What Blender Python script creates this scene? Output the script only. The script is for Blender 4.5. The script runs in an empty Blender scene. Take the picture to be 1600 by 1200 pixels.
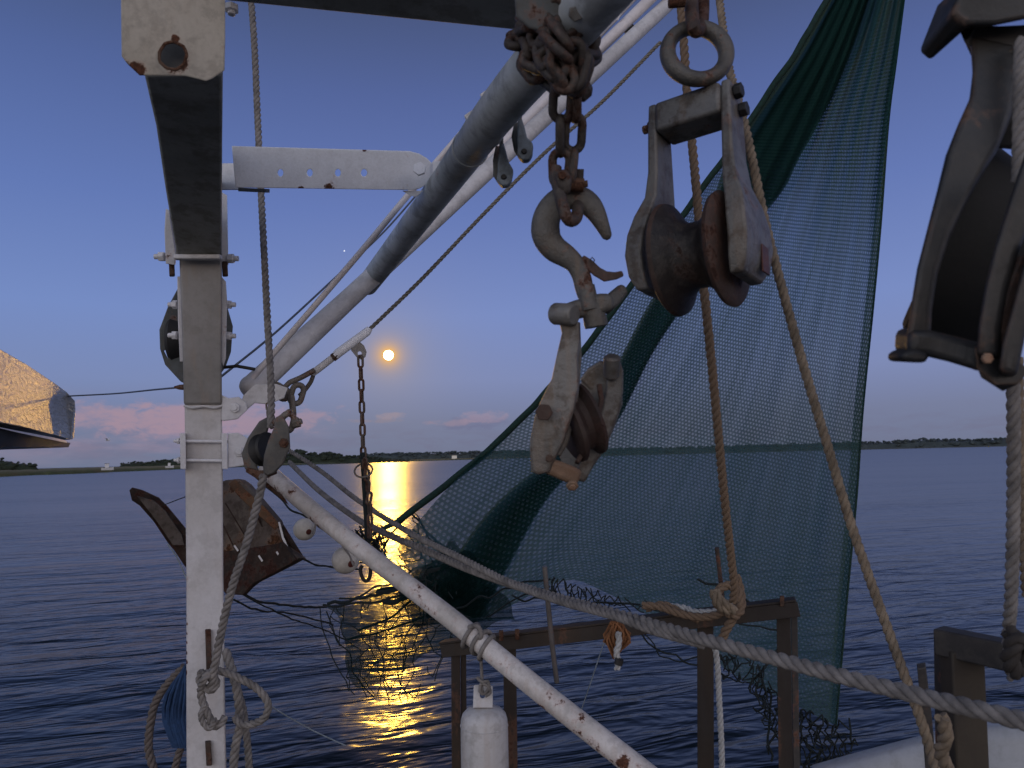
import bpy, bmesh, math, random
from mathutils import Vector, Matrix, noise
R=math.radians
C=bpy.context.scene; COL=C.collection
# ---------------------------------------------------------------- camera
F=1156.0; CAMZ=2.6
cd=bpy.data.cameras.new("camera"); cam=bpy.data.objects.new("camera",cd); COL.objects.link(cam)
cd.sensor_width=36; cd.lens=36*F/1600; cd.clip_start=0.05; cd.clip_end=30000
CM=Matrix.Translation((0,0,CAMZ))@Matrix.Rotation(R(90+5.63),4,'X')@Matrix.Rotation(R(-1.35),4,'Z')
cam.matrix_world=CM; C.camera=cam
cd.dof.use_dof=True; cd.dof.focus_distance=2.6; cd.dof.aperture_fstop=9.0
# ---------------------------------------------------------------- light, sky, exposure
C.view_settings.view_transform='Standard'; C.view_settings.look='None'
C.view_settings.exposure=-0.12; C.view_settings.gamma=1
def ray(px,py): return CM.to_3x3()@Vector(((px-800)/F,(600-py)/F,-1))
MOOND=ray(607,555).normalized()
sl=bpy.data.lights.new("moon_light",'SUN'); so=bpy.data.objects.new("moon_light",sl); COL.objects.link(so)
sl.energy=0.34; sl.angle=R(1.2); sl.color=(1.0,0.53,0.065)
so.rotation_euler=MOOND.to_track_quat('Z','Y').to_euler()

W=bpy.data.worlds.new("World"); C.world=W; W.use_nodes=True
class NT:
    def __init__(s,t): s.t=t; s.n=t.nodes; s.l=t.links
    def new(s,ty,**k):
        n=s.n.new(ty)
        for a,b in k.items(): setattr(n,a,b)
        return n
    def link(s,a,b): s.l.new(a,b)
    def put(s,sock,v):
        if isinstance(v,bpy.types.NodeSocket): s.l.new(v,sock)
        elif v is not None:
            if hasattr(sock.default_value,'__len__') and not hasattr(v,'__len__'): v=(v,)*len(sock.default_value)
            if hasattr(v,'__len__') and hasattr(sock.default_value,'__len__') and len(sock.default_value)==4 and len(v)==3: v=tuple(v)+(1,)
            sock.default_value=v
    def m(s,op,a,b=None,c=None,clamp=False):
        n=s.new('ShaderNodeMath',operation=op,use_clamp=clamp)
        s.put(n.inputs[0],a)
        if b is not None: s.put(n.inputs[1],b)
        if c is not None: s.put(n.inputs[2],c)
        return n.outputs[0]
    def v(s,op,a,b=None,out=0):
        n=s.new('ShaderNodeVectorMath',operation=op); s.put(n.inputs[0],a)
        if b is not None:
            if op=='SCALE': s.put(n.inputs['Scale'],b)
            else: s.put(n.inputs[1],b)
        return n.outputs[out]
    def mix(s,f,a,b,mode='MIX'):
        n=s.new('ShaderNodeMix',data_type='RGBA',blend_type=mode)
        s.put(n.inputs[0],f); s.put(n.inputs[6],a); s.put(n.inputs[7],b); return n.outputs[2]
    def ramp(s,f,stops,interp='LINEAR'):
        n=s.new('ShaderNodeValToRGB'); r=n.color_ramp; r.interpolation=interp
        while len(r.elements)<len(stops): r.elements.new(.5)
        for e,(p,c) in zip(r.elements,stops):
            e.position=p
            if not hasattr(c,'__len__'): c=(c,c,c)
            e.color=tuple(c)[:3]+(1,)
        s.put(n.inputs[0],f); return n.outputs[0]
    def noise(s,vec,scale,detail=4,rough=.55,dist=0):
        n=s.new('ShaderNodeTexNoise'); s.put(n.inputs['Vector'],vec)
        n.inputs['Scale'].default_value=scale; n.inputs['Detail'].default_value=detail
        n.inputs['Roughness'].default_value=rough; n.inputs['Distortion'].default_value=dist
        return n.outputs['Fac']
    def sep(s,v):
        n=s.new('ShaderNodeSeparateXYZ'); s.put(n.inputs[0],v); return n.outputs
    def comb(s,x,y,z):
        n=s.new('ShaderNodeCombineXYZ'); s.put(n.inputs[0],x); s.put(n.inputs[1],y); s.put(n.inputs[2],z); return n.outputs[0]
    def sstep(s,v,a,b):
        n=s.new('ShaderNodeMapRange',interpolation_type='SMOOTHSTEP'); s.put(n.inputs[0],v)
        s.put(n.inputs[1],a); s.put(n.inputs[2],b); return n.outputs[0]
def lin(r,g,b):
    f=lambda c:(c/255/12.92) if c<=10 else ((c/255+.055)/1.055)**2.4
    return (f(r),f(g),f(b))
def build_world():
    W.node_tree.nodes.clear(); N=NT(W.node_tree)
    tc=N.new('ShaderNodeTexCoord').outputs['Generated']
    d=N.v('NORMALIZE',tc); x,y,z=N.sep(d)
    # dusk sky towards the moonrise: mauve haze low down, periwinkle, deeper blue overhead
    east=N.ramp(N.m('MAXIMUM',z,0),[(0,lin(117,124,150)),(.05,lin(123,131,162)),(.105,lin(131,144,188)),(.19,lin(126,146,202)),
                (.32,lin(105,126,187)),(.45,lin(88,106,161)),(.56,lin(72,85,122)),(.75,lin(42,49,72)),(1,lin(27,32,48))])
    # afterglow behind the viewer
    west=N.ramp(N.m('MAXIMUM',z,0),[(0,lin(204,182,170)),(.12,lin(198,186,180)),(.3,lin(168,168,176)),(.6,lin(106,114,136)),(1,lin(28,35,56))])
    col=N.mix(N.sstep(N.m('MULTIPLY',y,-1),-.15,.6),east,N.v('SCALE',west,3.1))
    # left part of the sky a touch cyaner
    col=N.mix(N.m('MULTIPLY',N.sstep(N.m('MULTIPLY',x,-1),.1,.6),.35),col,N.mix(1.0,col,(.80,.97,1.0),'MULTIPLY'))
    # clouds low on the horizon, lying in flat banks
    az=N.m('ARCTAN2',x,y)
    vec=N.comb(N.m('MULTIPLY',az,5.0),N.m('MULTIPLY',z,22.0),0.0)
    n1=N.noise(vec,1.6,6,.6,.3)
    n2=N.noise(N.v('ADD',vec,(7.3,2.1,4)),3.1,7,.62,.2)
    pink=N.m('MULTIPLY',N.sstep(n1,.34,.70),N.m('MULTIPLY',N.sstep(z,-.01,.03),N.m('SUBTRACT',1,N.sstep(z,.035,.10))))
    lft=N.m('MULTIPLY',N.sstep(N.m('MULTIPLY',az,-1),.18,.42),pink)
    col=N.mix(N.m('MULTIPLY',lft,.48),col,lin(176,146,160))
    grey=N.m('MULTIPLY',N.sstep(n2,.45,.66),N.m('SUBTRACT',1,N.sstep(z,.02,.06)))
    col=N.mix(N.m('MULTIPLY',grey,.45),col,lin(116,116,142))
    # small lit cumulus near the moon
    def puff(px,py,w,h,c,k,thr=.5):
        nonlocal col
        dd=ray(px,py).normalized(); a0=math.atan2(dd.x,dd.y); z0=dd.z
        u=N.m('DIVIDE',N.m('SUBTRACT',az,a0),w); v=N.m('DIVIDE',N.m('SUBTRACT',z,z0),h)
        r=N.m('ADD',N.m('MULTIPLY',u,u),N.m('MULTIPLY',v,v))
        n=N.noise(N.comb(N.m('MULTIPLY',az,26.0),N.m('MULTIPLY',z,52.0),3.0),1.5,6,.62,.3)
        f=N.sstep(N.m('SUBTRACT',N.m('ADD',n,.22),N.m('MULTIPLY',r,.34)),thr,thr+.26)
        col=N.mix(N.m('MULTIPLY',f,k),col,c)
    puff(735,664,.085,.014,lin(112,114,146),.55)
    puff(755,652,.040,.0125,lin(170,148,166),.48)
    puff(700,661,.055,.0065,lin(160,142,160),.55)
    puff(607,650,.030,.0065,lin(172,150,156),.5)
    puff(590,658,.055,.0045,lin(150,136,148),.5)
    puff(330,655,.17,.03,lin(186,150,160),.45,.42)
    puff(200,652,.16,.022,lin(172,146,160),.55,.45)
    # moon aureole in the hazy air
    cs=N.v('DOT_PRODUCT',d,tuple(MOOND),out=1)
    ang=N.m('ARCCOSINE',N.m('MINIMUM',cs,.9999999))
    h1=N.m('POWER',2.718,N.m('MULTIPLY',ang,-120.0)); h2=N.m('POWER',2.718,N.m('MULTIPLY',ang,-22.0))
    col=N.mix(N.m('MULTIPLY',h2,.55),col,(.46,.37,.25))
    col=N.mix(N.m('MINIMUM',N.m('MULTIPLY',h1,1.7),.92),col,(1.15,.58,.08))
    # wide dimming/greying under the moon
    bg=N.new('ShaderNodeBackground'); N.put(bg.inputs[0],col); bg.inputs[1].default_value=1.0
    o=N.new('ShaderNodeOutputWorld'); N.link(bg.outputs[0],o.inputs[0])
build_world()
C.cycles.max_bounces=8; C.cycles.transparent_max_bounces=24
C.render.resolution_x=1024; C.render.resolution_y=768

# ---------------------------------------------------------------- helpers
RIGHT=CM.to_3x3()@Vector((1,0,0)); UP=CM.to_3x3()@Vector((0,1,0)); FWD=CM.to_3x3()@Vector((0,0,-1))
CO=Vector((0,0,CAMZ)); Z=Vector((0,0,1))
def P(px,py,d): return CO+ray(px,py)*d
def PP(pts): return [P(*p) for p in pts]
def px2m(w,d): return w*d/F
def tag(o,label=None,cat=None,group=None,kind=None):
    if label: o['label']=label
    if cat: o['category']=cat
    if group: o['group']=group
    if kind: o['kind']=kind
    return o
def root(name,loc,label,cat,group=None):
    o=bpy.data.objects.new(name,None); COL.objects.link(o); o.location=loc; o.empty_display_size=.05
    return tag(o,label,cat,group)
def finish(bm,name,mat,parent=None,smooth=35,bevel=0,sub=0,segs=2):
    """world-space bmesh -> object; stored relative to its parent's origin"""
    me=bpy.data.meshes.new(name)
    if len(bm.faces): bmesh.ops.recalc_face_normals(bm,faces=bm.faces[:])
    bm.to_mesh(me); bm.free()
    return place(me,name,mat,parent,smooth,bevel,sub,segs)
def place(me,name,mat,parent=None,smooth=35,bevel=0,sub=0,segs=2):
    o=bpy.data.objects.new(name,me); COL.objects.link(o)
    if parent is not None:
        base=parent.get('_w') or None
        off=Vector(parent['_wo']) if '_wo' in parent else Vector(parent.location)
        me.transform(Matrix.Translation(-off)); o.parent=parent; o['_wo']=tuple(off)
    else:
        c=sum((v.co for v in me.vertices),Vector())/max(1,len(me.vertices))
        me.transform(Matrix.Translation(-c)); o.location=c; o['_wo']=tuple(c)
    if mat: me.materials.append(mat)
    if smooth:
        me.shade_smooth(); me.set_sharp_from_angle(angle=R(smooth))
    if bevel:
        b=o.modifiers.new("bevel",'BEVEL'); b.width=bevel; b.segments=segs; b.limit_method='ANGLE'; b.angle_limit=R(40)
    if sub:
        s=o.modifiers.new("sub",'SUBSURF'); s.levels=sub; s.render_levels=sub
    return o
def catmull(pts,step):
    pts=[Vector(p) for p in pts]
    if len(pts)==2:
        n=max(2,int((pts[1]-pts[0]).length/step)); return [pts[0].lerp(pts[1],i/n) for i in range(n+1)]
    e=[pts[0]*2-pts[1]]+pts+[pts[-1]*2-pts[-2]]; out=[]
    for i in range(1,len(e)-2):
        p0,p1,p2,p3=e[i-1:i+3]; n=max(1,int((p2-p1).length/step))
        for k in range(n):
            t=k/n
            out.append(.5*((2*p1)+(p2-p0)*t+(2*p0-5*p1+4*p2-p3)*t*t+(3*p1-p0-3*p2+p3)*t**3))
    out.append(pts[-1]); return out
def frames(pts,closed=False,hint=None):
    n=len(pts); T=[]
    for i in range(n):
        a=pts[(i-1)%n] if (closed or i>0) else pts[i]; b=pts[(i+1)%n] if (closed or i<n-1) else pts[i]
        t=(b-a); T.append(t.normalized() if t.length>1e-9 else (T[-1] if T else Vector((1,0,0))))
    u=hint or (Z if abs(T[0].z)<.9 else Vector((1,0,0)))
    u=(u-T[0]*u.dot(T[0])).normalized(); U=[u]
    for i in range(1,n):
        u=U[-1]-T[i]*U[-1].dot(T[i]); U.append(u.normalized())
    return T,U
def tube(bm,pts,r,segs=10,closed=False,cap=True,flat=1.0,hint=None,phase=0):
    pts=[Vector(p) for p in pts]; n=len(pts); T,U=frames(pts,closed,hint)
    rs=r if isinstance(r,(list,tuple)) else [r]*n
    rings=[]
    for i in range(n):
        V=T[i].cross(U[i]); ring=[]
        for k in range(segs):
            a=2*math.pi*(k+phase)/segs
            ring.append(bm.verts.new(pts[i]+U[i]*(math.cos(a)*rs[i])+V*(math.sin(a)*rs[i]*flat)))
        rings.append(ring)
    for i in range(n if closed else n-1):
        a,b=rings[i],rings[(i+1)%n]
        for k in range(segs): bm.faces.new((a[k],a[(k+1)%segs],b[(k+1)%segs],b[k]))
    if cap and not closed:
        bm.faces.new(rings[0][::-1]); bm.faces.new(rings[-1])
    return bm
def rope_bm(bm,pts,r,pitch=None,step=None,jit=.0):
    pitch=pitch or r*5.2; step=step or pitch/9
    c=catmull(pts,step); n=len(c)
    if jit:
        for i in range(1,n-1):
            c[i]=c[i]+Vector(noise.noise_vector(c[i]*14))*jit
    T,U=frames(c); L=[0]
    for i in range(1,n): L.append(L[-1]+(c[i]-c[i-1]).length)
    for s in range(3):
        q=[]
        for i in range(n):
            a=2*math.pi*(s/3+L[i]/pitch); V=T[i].cross(U[i])
            q.append(c[i]+(U[i]*math.cos(a)+V*math.sin(a))*r*.50)
        tube(bm,q,r*.53,7)
    return bm
def smoothcord(bm,pts,r,step=.02,segs=6,**k): return tube(bm,catmull(pts,step),r,segs,**k)
def beam(bm,a,b,w,h,up=Z):
    a=Vector(a);b=Vector(b);t=(b-a).normalized();s=t.cross(up).normalized();u=s.cross(t)
    vs=[]
    for p in (a,b):
        for i,j in ((-1,-1),(1,-1),(1,1),(-1,1)): vs.append(bm.verts.new(p+s*w/2*i+u*h/2*j))
    for f in ((3,2,1,0),(4,5,6,7),(0,1,5,4),(1,2,6,5),(2,3,7,6),(3,0,4,7)): bm.faces.new([vs[i] for i in f])
    return bm
def boxm(bm,c,x,y,z):
    """box centred c with half-extent vectors"""
    c=Vector(c); vs=[bm.verts.new(c+x*i+y*j+z*k) for k in (-1,1) for i,j in ((-1,-1),(1,-1),(1,1),(-1,1))]
    for f in ((3,2,1,0),(4,5,6,7),(0,1,5,4),(1,2,6,5),(2,3,7,6),(3,0,4,7)): bm.faces.new([vs[i] for i in f])
    return bm
def hexbolt(bm,p,ax,r=.011,h=.008,stud=.004):
    ax=Vector(ax).normalized(); p=Vector(p)
    tube(bm,[p,p+ax*h],r,6,phase=random.random())
    if stud: tube(bm,[p+ax*h*.9,p+ax*(h+stud)],r*.55,12)
    return bm
def lathe(bm,c,ax,prof,segs=40,hint=None):
    """prof: (axial, radius) list"""
    c=Vector(c); ax=Vector(ax).normalized(); u=(hint or Z); u=(u-ax*u.dot(ax)).normalized(); v=ax.cross(u); rings=[]
    for a,r in prof:
        rings.append([bm.verts.new(c+ax*a+(u*math.cos(2*math.pi*k/segs)+v*math.sin(2*math.pi*k/segs))*max(r,1e-4)) for k in range(segs)])
    for i in range(len(prof)-1):
        for k in range(segs): bm.faces.new((rings[i][k],rings[i][(k+1)%segs],rings[i+1][(k+1)%segs],rings[i+1][k]))
    bm.faces.new(rings[0][::-1]); bm.faces.new(rings[-1])
    return bm
def strip(bm,pts,thick,closed=False,step=None):
    """pts (px,py,d,width_px): rectangular bar seen face-on, thickness goes away from the viewer"""
    V=[P(p[0],p[1],p[2]) for p in pts]; w=[px2m(p[3],p[2]) for p in pts]
    rings=[]
    for i in range(len(V)):
        a=V[max(0,i-1)]; b=V[min(len(V)-1,i+1)]; t=(b-a).normalized(); s=t.cross(FWD).normalized()
        f=(V[i]-CO).normalized(); f=(f-t*f.dot(t)).normalized()
        rings.append([bm.verts.new(V[i]+s*w[i]/2*j+f*thick*k) for j,k in ((-1,0),(1,0),(1,1),(-1,1))])
    for i in range(len(V)-1):
        for k in range(4): bm.faces.new((rings[i][k],rings[i][(k+1)%4],rings[i+1][(k+1)%4],rings[i+1][k]))
    bm.faces.new(rings[0][::-1]); bm.faces.new(rings[-1])
    return bm
def circ(cx,cy,r,n=24,ry=None): return [(cx+r*math.cos(2*math.pi*i/n),cy+(ry or r)*math.sin(2*math.pi*i/n)) for i in range(n)]
def plate(name,mat,parent,outline,anchor,thick,holes=(),nrm=None,bev=.0015,smooth=35):
    """flat plate with real holes; outline in photo pixels on the plane through P(*anchor); thickness goes backwards"""
    n=(RIGHT*nrm[0]+UP*nrm[1]-FWD*nrm[2]).normalized() if nrm else -ray(anchor[0],anchor[1]).normalized(); a=P(*anchor)
    X=(RIGHT-n*RIGHT.dot(n)).normalized(); Y=n.cross(X)
    def to2(q):
        r=ray(*q); t=(a-CO).dot(n)/r.dot(n); w=CO+r*t-a; return (w.dot(X),w.dot(Y))
    cu=bpy.data.curves.new("tmp",'CURVE'); cu.dimensions='2D'; cu.fill_mode='BOTH'; cu.extrude=thick/2-bev; cu.bevel_depth=bev; cu.bevel_resolution=1; cu.offset=-bev
    for o in [outline]+list(holes):
        q=[to2(p) for p in o]
        sp=cu.splines.new('POLY'); sp.points.add(len(q)-1)
        for s_,(x,y) in zip(sp.points,q): s_.co=(x,y,0,1)
        sp.use_cyclic_u=True
    t=bpy.data.objects.new("tmp",cu); COL.objects.link(t); dg=bpy.context.evaluated_depsgraph_get()
    me=bpy.data.meshes.new_from_object(t.evaluated_get(dg)); bpy.data.objects.remove(t); bpy.data.curves.remove(cu)
    M=Matrix((X,Y,n)).transposed().to_4x4(); M.translation=a-n*thick/2; me.transform(M); me.name=name
    return place(me,name,mat,parent,smooth)
def linkmesh(name,Lo,Wo,r,mat,segs=10):
    """one chain link, long axis X, outer length Lo, outer width Wo, wire radius r"""
    bm=bmesh.new(); hw=Wo/2-r; hl=Lo/2-r-hw; pts=[]
    for i in range(9): a=-math.pi/2+math.pi*i/8; pts.append(Vector((hl+hw*math.cos(a),hw*math.sin(a),0)))
    for i in range(9): a=math.pi/2+math.pi*i/8; pts.append(Vector((-hl+hw*math.cos(a),hw*math.sin(a),0)))
    tube(bm,pts,r,segs,closed=True,hint=Z)
    me=bpy.data.meshes.new(name); bmesh.ops.recalc_face_normals(bm,faces=bm.faces[:]); bm.to_mesh(me); bm.free()
    me.shade_smooth(); me.materials.append(mat); return me
def orient(x,roll=0):
    x=Vector(x).normalized(); u=-FWD if abs(x.dot(FWD))<.95 else Z; u=(u-x*u.dot(x)).normalized(); y=u.cross(x)
    return Matrix((x,y,u)).transposed().to_4x4()@Matrix.Rotation(roll,4,'X')
def put_link(me,parent,p,x,roll,name='link'):
    o=bpy.data.objects.new(name,me); COL.objects.link(o); o.parent=parent
    off=Vector(parent['_wo']) if '_wo' in parent else Vector(parent.location)
    o.matrix_local=Matrix.Translation(Vector(p)-off)@orient(x,roll); return o
def chain(me,parent,pts,pitch,roll0=0,jit=0,twist=0):
    c=catmull(pts,pitch/12); L=0; nxt=pitch/2; k=0; out=[]
    for i in range(1,len(c)):
        L+=(c[i]-c[i-1]).length
        if L>=nxt:
            a=c[max(0,i-5)]; b=c[min(len(c)-1,i+5)]
            out.append(put_link(me,parent,c[i],(b-a)+Vector((random.uniform(-1,1),random.uniform(-1,1),random.uniform(-1,1)))*jit*(b-a).length,roll0+(k%2)*math.pi/2+twist*k)); k+=1; nxt+=pitch
    return out

# ---------------------------------------------------------------- materials
MATS={}
def metal(name,base,base2=None,rust=.3,rustc=(.13,.045,.02),scale=18,rough=.5,metallic=0.0,runs=.0,spots=(),bump=.25,dirt=.25,edge=0,streak=(1,1,1),thr=None,dirtc=(.10,.085,.07),edgec=None):
    """worn paint/metal: base colour, large tonal drift, dirt, rust patches; spots=[(world point,radius,amount)] rust with its own place"""
    m=bpy.data.materials.new(name); m.use_nodes=True; N=NT(m.node_tree); N.n.clear()
    pos=N.new('ShaderNodeNewGeometry').outputs['Position']; pv=N.v('MULTIPLY',pos,streak)
    big=N.noise(pv,scale*.35,4,.6); mid=N.noise(N.v('ADD',pv,(3,7,1)),scale,8,.65); fine=N.noise(pos,scale*9,5,.7)
    col=N.mix(N.sstep(big,.40,.62),base,base2 or tuple(c*.72 for c in base))
    col=N.mix(N.m('MULTIPLY',N.sstep(N.noise(N.v('ADD',pv,(9,2,5)),scale*2.2,8,.7),.47,.62),dirt),col,dirtc)
    col=N.mix(N.m('MULTIPLY',N.sstep(fine,.35,.75),.28),col,N.mix(1,col,(.62,.62,.6),'MULTIPLY'))
    if runs:
        rn=N.noise(N.v('MULTIPLY',pos,(1,1,.10)),scale*2.4,4,.6); col=N.mix(N.m('MULTIPLY',N.sstep(rn,.50,.66),runs),col,tuple(b_*.45+c_*1.5 for b_,c_ in zip(base,(.10,.06,.03))))
    acc=None
    for p,r,a in spots:
        dd=N.v('DISTANCE',pos,tuple(p),out=1)
        f=N.m('MULTIPLY',N.m('SUBTRACT',1,N.m('DIVIDE',dd,r),clamp=True),a)
        acc=f if acc is None else N.m('MAXIMUM',acc,f)
    v=N.m('ADD',mid,N.m('MULTIPLY',N.m('SUBTRACT',fine,.5),.25))
    if acc is not None: v=N.m('ADD',v,acc)
    if edge:
        bv=N.new('ShaderNodeBevel',samples=4); bv.inputs[0].default_value=edge
        nn=N.new('ShaderNodeNewGeometry').outputs['Normal']
        e=N.m('SUBTRACT',1,N.v('DOT_PRODUCT',bv.outputs[0],nn,out=1))
        v=N.m('ADD',v,N.m('MULTIPLY',N.m('MINIMUM',e,.35),.9))
    t=thr if thr is not None else .73-rust*.5
    rf=N.sstep(v,t,t+.07); halo=N.sstep(v,t-.055,t+.02)
    rc=N.mix(N.sstep(fine,.35,.65),rustc,tuple(c*.38 for c in rustc))
    col=N.mix(N.m('MULTIPLY',halo,.40),col,tuple(min(1,b*.55+c*1.6) for b,c in zip(base,rustc)))
    col=N.mix(rf,col,rc)
    b=N.new('ShaderNodeBsdfPrincipled'); N.put(b.inputs['Base Color'],col)
    N.put(b.inputs['Roughness'],N.m('ADD',N.m('MULTIPLY',rf,.3),N.m('ADD',rough-.08,N.m('MULTIPLY',fine,.16))))
    N.put(b.inputs['Metallic'],N.m('MULTIPLY',N.m('SUBTRACT',1,rf),metallic))
    bp=N.new('ShaderNodeBump'); bp.inputs['Strength'].default_value=bump; bp.inputs['Distance'].default_value=.002
    N.put(bp.inputs['Height'],N.m('ADD',N.m('MULTIPLY',rf,.6),N.m('ADD',fine,N.m('MULTIPLY',mid,1.6)))); N.link(bp.outputs[0],b.inputs['Normal'])
    o=N.new('ShaderNodeOutputMaterial'); N.link(b.outputs[0],o.inputs[0]); return m
def simple(name,base,rough=.6,var=.35,scale=30,bump=.3,base2=None,dist=.001,metallic=0,streak=(1,1,1)):
    m=bpy.data.materials.new(name); m.use_nodes=True; N=NT(m.node_tree); N.n.clear()
    pos=N.v('MULTIPLY',N.new('ShaderNodeNewGeometry').outputs['Position'],streak)
    n=N.noise(pos,scale,6,.65); n2=N.noise(pos,scale*6,4,.6)
    col=N.mix(N.sstep(n,.3,.7),base,base2 or tuple(c*(1-var) for c in base))
    col=N.mix(N.m('MULTIPLY',n2,.4),col,N.mix(1,col,(.5,.5,.5),'MULTIPLY'))
    b=N.new('ShaderNodeBsdfPrincipled'); N.put(b.inputs['Base Color'],col); b.inputs['Roughness'].default_value=rough; b.inputs['Metallic'].default_value=metallic
    bp=N.new('ShaderNodeBump'); bp.inputs['Strength'].default_value=bump; bp.inputs['Distance'].default_value=dist
    N.put(bp.inputs['Height'],N.m('ADD',n,n2)); N.link(bp.outputs[0],b.inputs['Normal'])
    o=N.new('ShaderNodeOutputMaterial'); N.link(b.outputs[0],o.inputs[0]); return m
WH=(.62,.60,.57); WH2=(.50,.47,.44)
M_white=metal('white_paint',(.70,.69,.71),(.62,.61,.63),rust=.10,scale=14,dirt=.12)
M_postu=metal('upper_post_shade',(.27,.255,.245),(.21,.20,.19),runs=.3,rust=.1,scale=9,dirt=.2)  # darker taupe above the weld: shade mixed into the paint colour
M_post=metal('post_paint',(.60,.585,.60),(.52,.50,.50),rust=.05,runs=.22,scale=9,dirt=.15,
     spots=[(P(290,y,1.97),.022,.20) for y in range(640,1200,14)]+[(P(291,y,1.965),.010,.5) for y in (975,990,1004,1020,1034,1050,1140,1156)]+[(P(350,y,1.95),.008,.5) for y in (1096,1120,1128,760)]+[(P(325,1000,1.95),.05,.2),(P(328,1180,1.95),.05,.22),(P(322,1090,1.95),.03,.16)])
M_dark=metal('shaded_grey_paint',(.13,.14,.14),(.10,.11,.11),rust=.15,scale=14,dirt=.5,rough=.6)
M_boom=metal('boom_grey_paint',(.52,.55,.58),(.33,.36,.37),rust=.06,scale=8,dirt=.40,dirtc=(.05,.052,.045),rough=.55)
M_boomw=metal('boom_white_paint',(.62,.61,.62),(.48,.47,.48),rust=.05,scale=10,dirt=.2)
M_galv=metal('galvanised_block',(0.1880,0.1800,0.1680),(0.1120,0.1056,0.0960),rust=.20,scale=16,dirt=.8,rough=.48,metallic=.25,bump=.8,runs=.3,edge=.004,dirtc=(.08,.06,.045))
M_hook=metal('hook_steel',(0.1188,0.1116,0.1008),(0.0684,0.0634,0.0576),rust=.24,scale=24,dirt=.75,rough=.46,metallic=.25,bump=.8,runs=.3)
M_rust=metal('rusted_iron',(0.0880,0.0440,0.0240),(0.0480,0.0240,0.0144),rust=.5,rustc=(.10,.04,.02),scale=30,rough=.75,bump=.7)
M_sheave=metal('rusty_sheave',(0.0560,0.0304,0.0216),(0.0280,0.0160,0.0120),rust=.35,rustc=(.07,.025,.013),scale=20,rough=.7,bump=.6)
M_chain=metal('chain_iron',(0.0975,0.0750,0.0600),(0.0562,0.0413,0.0338),rust=.45,rustc=(.12,.05,.028),scale=40,rough=.65,bump=.6)
M_black=simple('dark_greasy_iron',(.018,.017,.017),rough=.6)
M_rope_t=simple('tan_rope_fibre',(0.2952,0.2296,0.1640),rough=.9,scale=36,var=.5,bump=.7)
M_rope_b=simple('rust_brown_rope_fibre',(0.1886,0.1271,0.0820),rough=.9,scale=60,var=.4,bump=.7,base2=(0.1804,0.1230,0.0820))
M_rope_g=simple('grey_rope_fibre',(0.2728,0.2508,0.2376),rough=.9,scale=34,var=.5,bump=.7)
M_rope_w=simple('pale_rope_fibre',(.5,.5,.5),rough=.85,scale=110,var=.3)
M_cable=simple('steel_wire',(.12,.14,.18),rough=.5,scale=60)
M_wire=simple('tarred_wire_rope',(.20,.18,.15),rough=.7,scale=90)
M_cord=simple('dark_twine',(.012,.02,.022),rough=.9)
M_blue=simple('blue_rope_fibre',(.02,.06,.16),rough=.9,scale=80)
M_steel=metal('bare_steel_rod',(0.1760,0.1600,0.1520),(0.1040,0.0880,0.0800),rust=.2,scale=20,rough=.45,metallic=.4)
M_angle=metal('rusty_brown_angle',(0.0435,0.0285,0.0180),(0.0210,0.0142,0.0112),rust=.22,rustc=(.11,.045,.025),scale=9,rough=.7,dirt=.6,dirtc=(.03,.025,.022),streak=(1,1,.25))
M_fend=metal('fender_vinyl',(.58,.57,.58),(.50,.49,.49),rust=0,runs=.3,scale=12,dirt=.35,rough=.5,bump=.15,dirtc=(.22,.2,.18),thr=2.0)
M_float=simple('float_foam',(.66,.62,.56),rough=.6,scale=25,var=.3,bump=.4)
M_blacksheave=simple('blackened_sheave',(.010,.009,.008),rough=.8)
M_dkangle=metal('dark_angle_iron',(.045,.04,.038),(.03,.026,.025),rust=.25,scale=12,rough=.7)
M_groove=metal('dark_groove',(.026,.017,.013),(.012,.009,.008),rust=.25,rustc=(.045,.02,.012),scale=26,rough=.5,bump=.7)  # darker brown for the inner groove faces
M_hull=metal('white_gelcoat',(.50,.51,.54),(.44,.45,.47),rust=0,runs=.15,scale=6,dirt=.25,rough=.4,bump=.06,dirtc=(.25,.24,.23),thr=2.0)
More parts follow.
